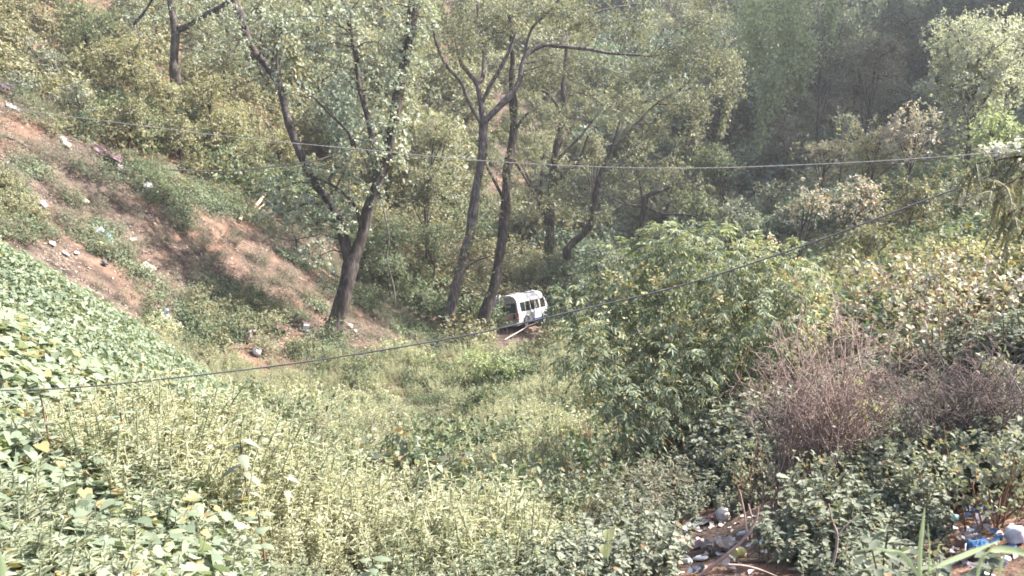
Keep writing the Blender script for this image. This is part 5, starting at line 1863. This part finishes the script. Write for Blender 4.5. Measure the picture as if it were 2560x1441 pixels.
blades('tall upright grass blade with arching blades at bottom right', 2.0, [
    [(2304, 1470, 9), (2300, 1400, 13), (2306, 1330, 12), (2312, 1270, 3)],
    [(2290, 1450, 8), (2350, 1415, 14), (2430, 1382, 16), (2500, 1352, 3)],
    [(2310, 1460, 8), (2260, 1390, 12), (2225, 1380, 10), (2188, 1371, 3)],
    [(2322, 1450, 5), (2324, 1380, 5), (2320, 1310, 2)]])
blades('bent pale grass blades in the bottom right corner', 1.7, [
    [(2440, 1470, 7), (2455, 1400, 13), (2490, 1375, 16), (2540, 1378, 17), (2600, 1395, 14)],
    [(2490, 1470, 6), (2505, 1410, 10), (2520, 1370, 3)],
    [(2520, 1480, 8), (2545, 1440, 10), (2600, 1400, 6)]])
blades('green grass blade at the bottom left corner', 1.6, [[(-4, 1480, 22), (2, 1420, 24), (-6, 1370, 5)]])


def big_leaf_sapling(label, px, py, D, n, size, mat, height_px, name='big_leaf_sapling', droop=.9):
    base0 = at(px, py + height_px, D)
    gb = float(gz(base0[0], base0[1]))
    top = at(px, py, D)
    base = np.array([top[0], top[1], min(gb, top[2] - .3)])
    root = thing(name, label, 'sapling', base)
    C = catmull(np.array([base, (base + top) / 2 + [.03, 0, 0], top]), 5)
    build('stem', tube(C - base, np.linspace(.014, .007, len(C)), 6), M['brownstem'], root, True)
    for k in range(n):
        a = k * 2.4 + rng.uniform(0, .6)
        t = 1 - .5 * (k / n)
        p = base + (top - base) * t
        d = np.array([math.cos(a), math.sin(a) * .8 - .2, .35])
        s = size * rng.uniform(.75, 1.1)
        tt = np.linspace(0, 1, 7)[:, None]
        P = p + d * s * tt + np.array([0, 0, -1.0]) * droop * s * tt ** 2
        W = np.sin(np.pi * np.clip(tt[:, 0] * .95 + .03, 0, 1)) * s * .24 + .002
        ribbon(P - base, W, np.cross(d, [0, 0, 1.0]), M[mat], 'leaf', root, .3)
    return root


big_leaf_sapling('sapling with long drooping pale leaves in the left foreground', 600, 1100, 8.6, 9, .24, 'grey', 170)
big_leaf_sapling('second drooping pale leaved sapling right of the first', 715, 1195, 9.2, 7, .18, 'palegreen', 90)
big_leaf_sapling('young plant with fresh green pointed leaves at lower left', 645, 1285, 7.0, 8, .19, 'vine', 130, droop=.4)
big_leaf_sapling('dark leaved young plant at the left under the lower cable', 100, 985, 8.0, 9, .2, 'grey', 110, droop=.5)
big_leaf_sapling('upright lobed leaf plant in the middle of the vine bank', 300, 1030, 8.6, 8, .22, 'vine', 100, droop=.35)
big_leaf_sapling('leafy weed shoot at the bottom left of centre', 420, 1330, 6.6, 8, .17, 'bright', 110, droop=.4)
big_leaf_sapling('broad leaf shoot at the bottom centre edge', 930, 1395, 7.6, 8, .2, 'vine', 90, droop=.4)


def heart_leaf(label, leaves_px, D):
    p0 = at(leaves_px[0][0], leaves_px[0][1] + 70, D)
    root = thing('heart_leaf_vine', label, 'vine', p0)
    for a, b, s in leaves_px:
        p = at(a, b - s * .5, D)
        sz = s * D / FPX * 1.1
        V, F = leaves(np.array([p]), np.array([[.1, -.15, -1.0]]), np.array([[.25, -1, .3]]), np.array([sz]), 'heart')
        build('leaf', [(V - p0, F)], M['lime'], root)
        A = np.array([p0]); Bp = np.array([p])
        build('stalk', [segs(A - p0, Bp - p0, .004, .003)], M['bright'], root)


heart_leaf('two lime green heart shaped leaves at the bottom centre', [(1520, 1340, 34), (1512, 1378, 36)], 7.5)
heart_leaf('small lime heart leaf left of the shaded shrub', [(1134, 1350, 22), (1176, 1215, 16)], 11)


# feathery branch hanging into the top right of the view
def frond_branch(label, D, stems):
    base = at(2700, 380, D)
    root = thing('overhanging_branch', label, 'branch', base)
    for pl in stems:
        C, R = limb_pts(pl, D + rng.uniform(-.3, .3))
        build('branch', tube(C - base, R, 6), M['bark'], root, True)
        n = 26
        idx = rng.integers(2, len(C), n)
        p = C[idx]
        d = unit(np.array([-.6, -.1, -.6]) + .55 * rng.normal(size=(n, 3)))
        fr = pinnate(p - base, d, rng.uniform(.12, .24, n), pairs=16, lf=.2)
        build('fronds', fr, M['olive'], root)['kind'] = 'stuff'
    n = 30
    fl = []
    for a, b in ((2420, 505), (2440, 510), (2412, 495), (2450, 505), (2460, 375), (2490, 372), (2510, 374), (2540, 360), (2548, 405)):
        c = at(a, b, D)
        q = c + rng.normal(size=(n, 3)) * .018
        fl.append(leaves(q - base, rdir(n), rdir(n), np.full(n, .03), 'ovate'))
    build('blossoms', fl, M['cream'], root)['kind'] = 'stuff'


frond_branch('blurred feathery branch with cream blossoms hanging in at the right edge', 5.0, [
    [(2700, 370, 9), (2600, 385, 8), (2520, 395, 6), (2440, 410, 4)],
    [(2700, 420, 9), (2600, 430, 8), (2540, 450, 6), (2480, 480, 4)],
    [(2720, 480, 9), (2620, 500, 8), (2560, 520, 6), (2500, 545, 4)]])

# joined fine pieces that nobody could pick apart one by one
for o in bpy.data.objects:
    s = o.name.split('.')[0]
    if o.parent is not None and s in ('window_lettering', 'roof_lettering', 'twigs', 'branches', 'stems', 'blossoms', 'stalk'):
        o['kind'] = 'stuff'

# ------------------------------------------------------------------ hazy air
bm = bmesh.new()
box(bm, (0, 110, 62), (364, 304, 134))
me = bpy.data.meshes.new('haze')
bm.to_mesh(me); bm.free()
hz = bpy.data.objects.new('haze', me)
COL.objects.link(hz)
m = bpy.data.materials.new('hazy_air')
m.use_nodes = True
n = m.node_tree
n.nodes.remove(n.nodes['Principled BSDF'])
pv = n.nodes.new('ShaderNodeVolumePrincipled')
pv.inputs['Color'].default_value = (.93, .93, .95, 1)
pv.inputs['Density'].default_value = HAZE
pv.inputs['Anisotropy'].default_value = .25
n.links.new(pv.outputs[0], n.nodes['Material Output'].inputs['Volume'])
me.materials.append(m)
tag(hz, 'thin pale haze filling the valley air', kind='stuff')
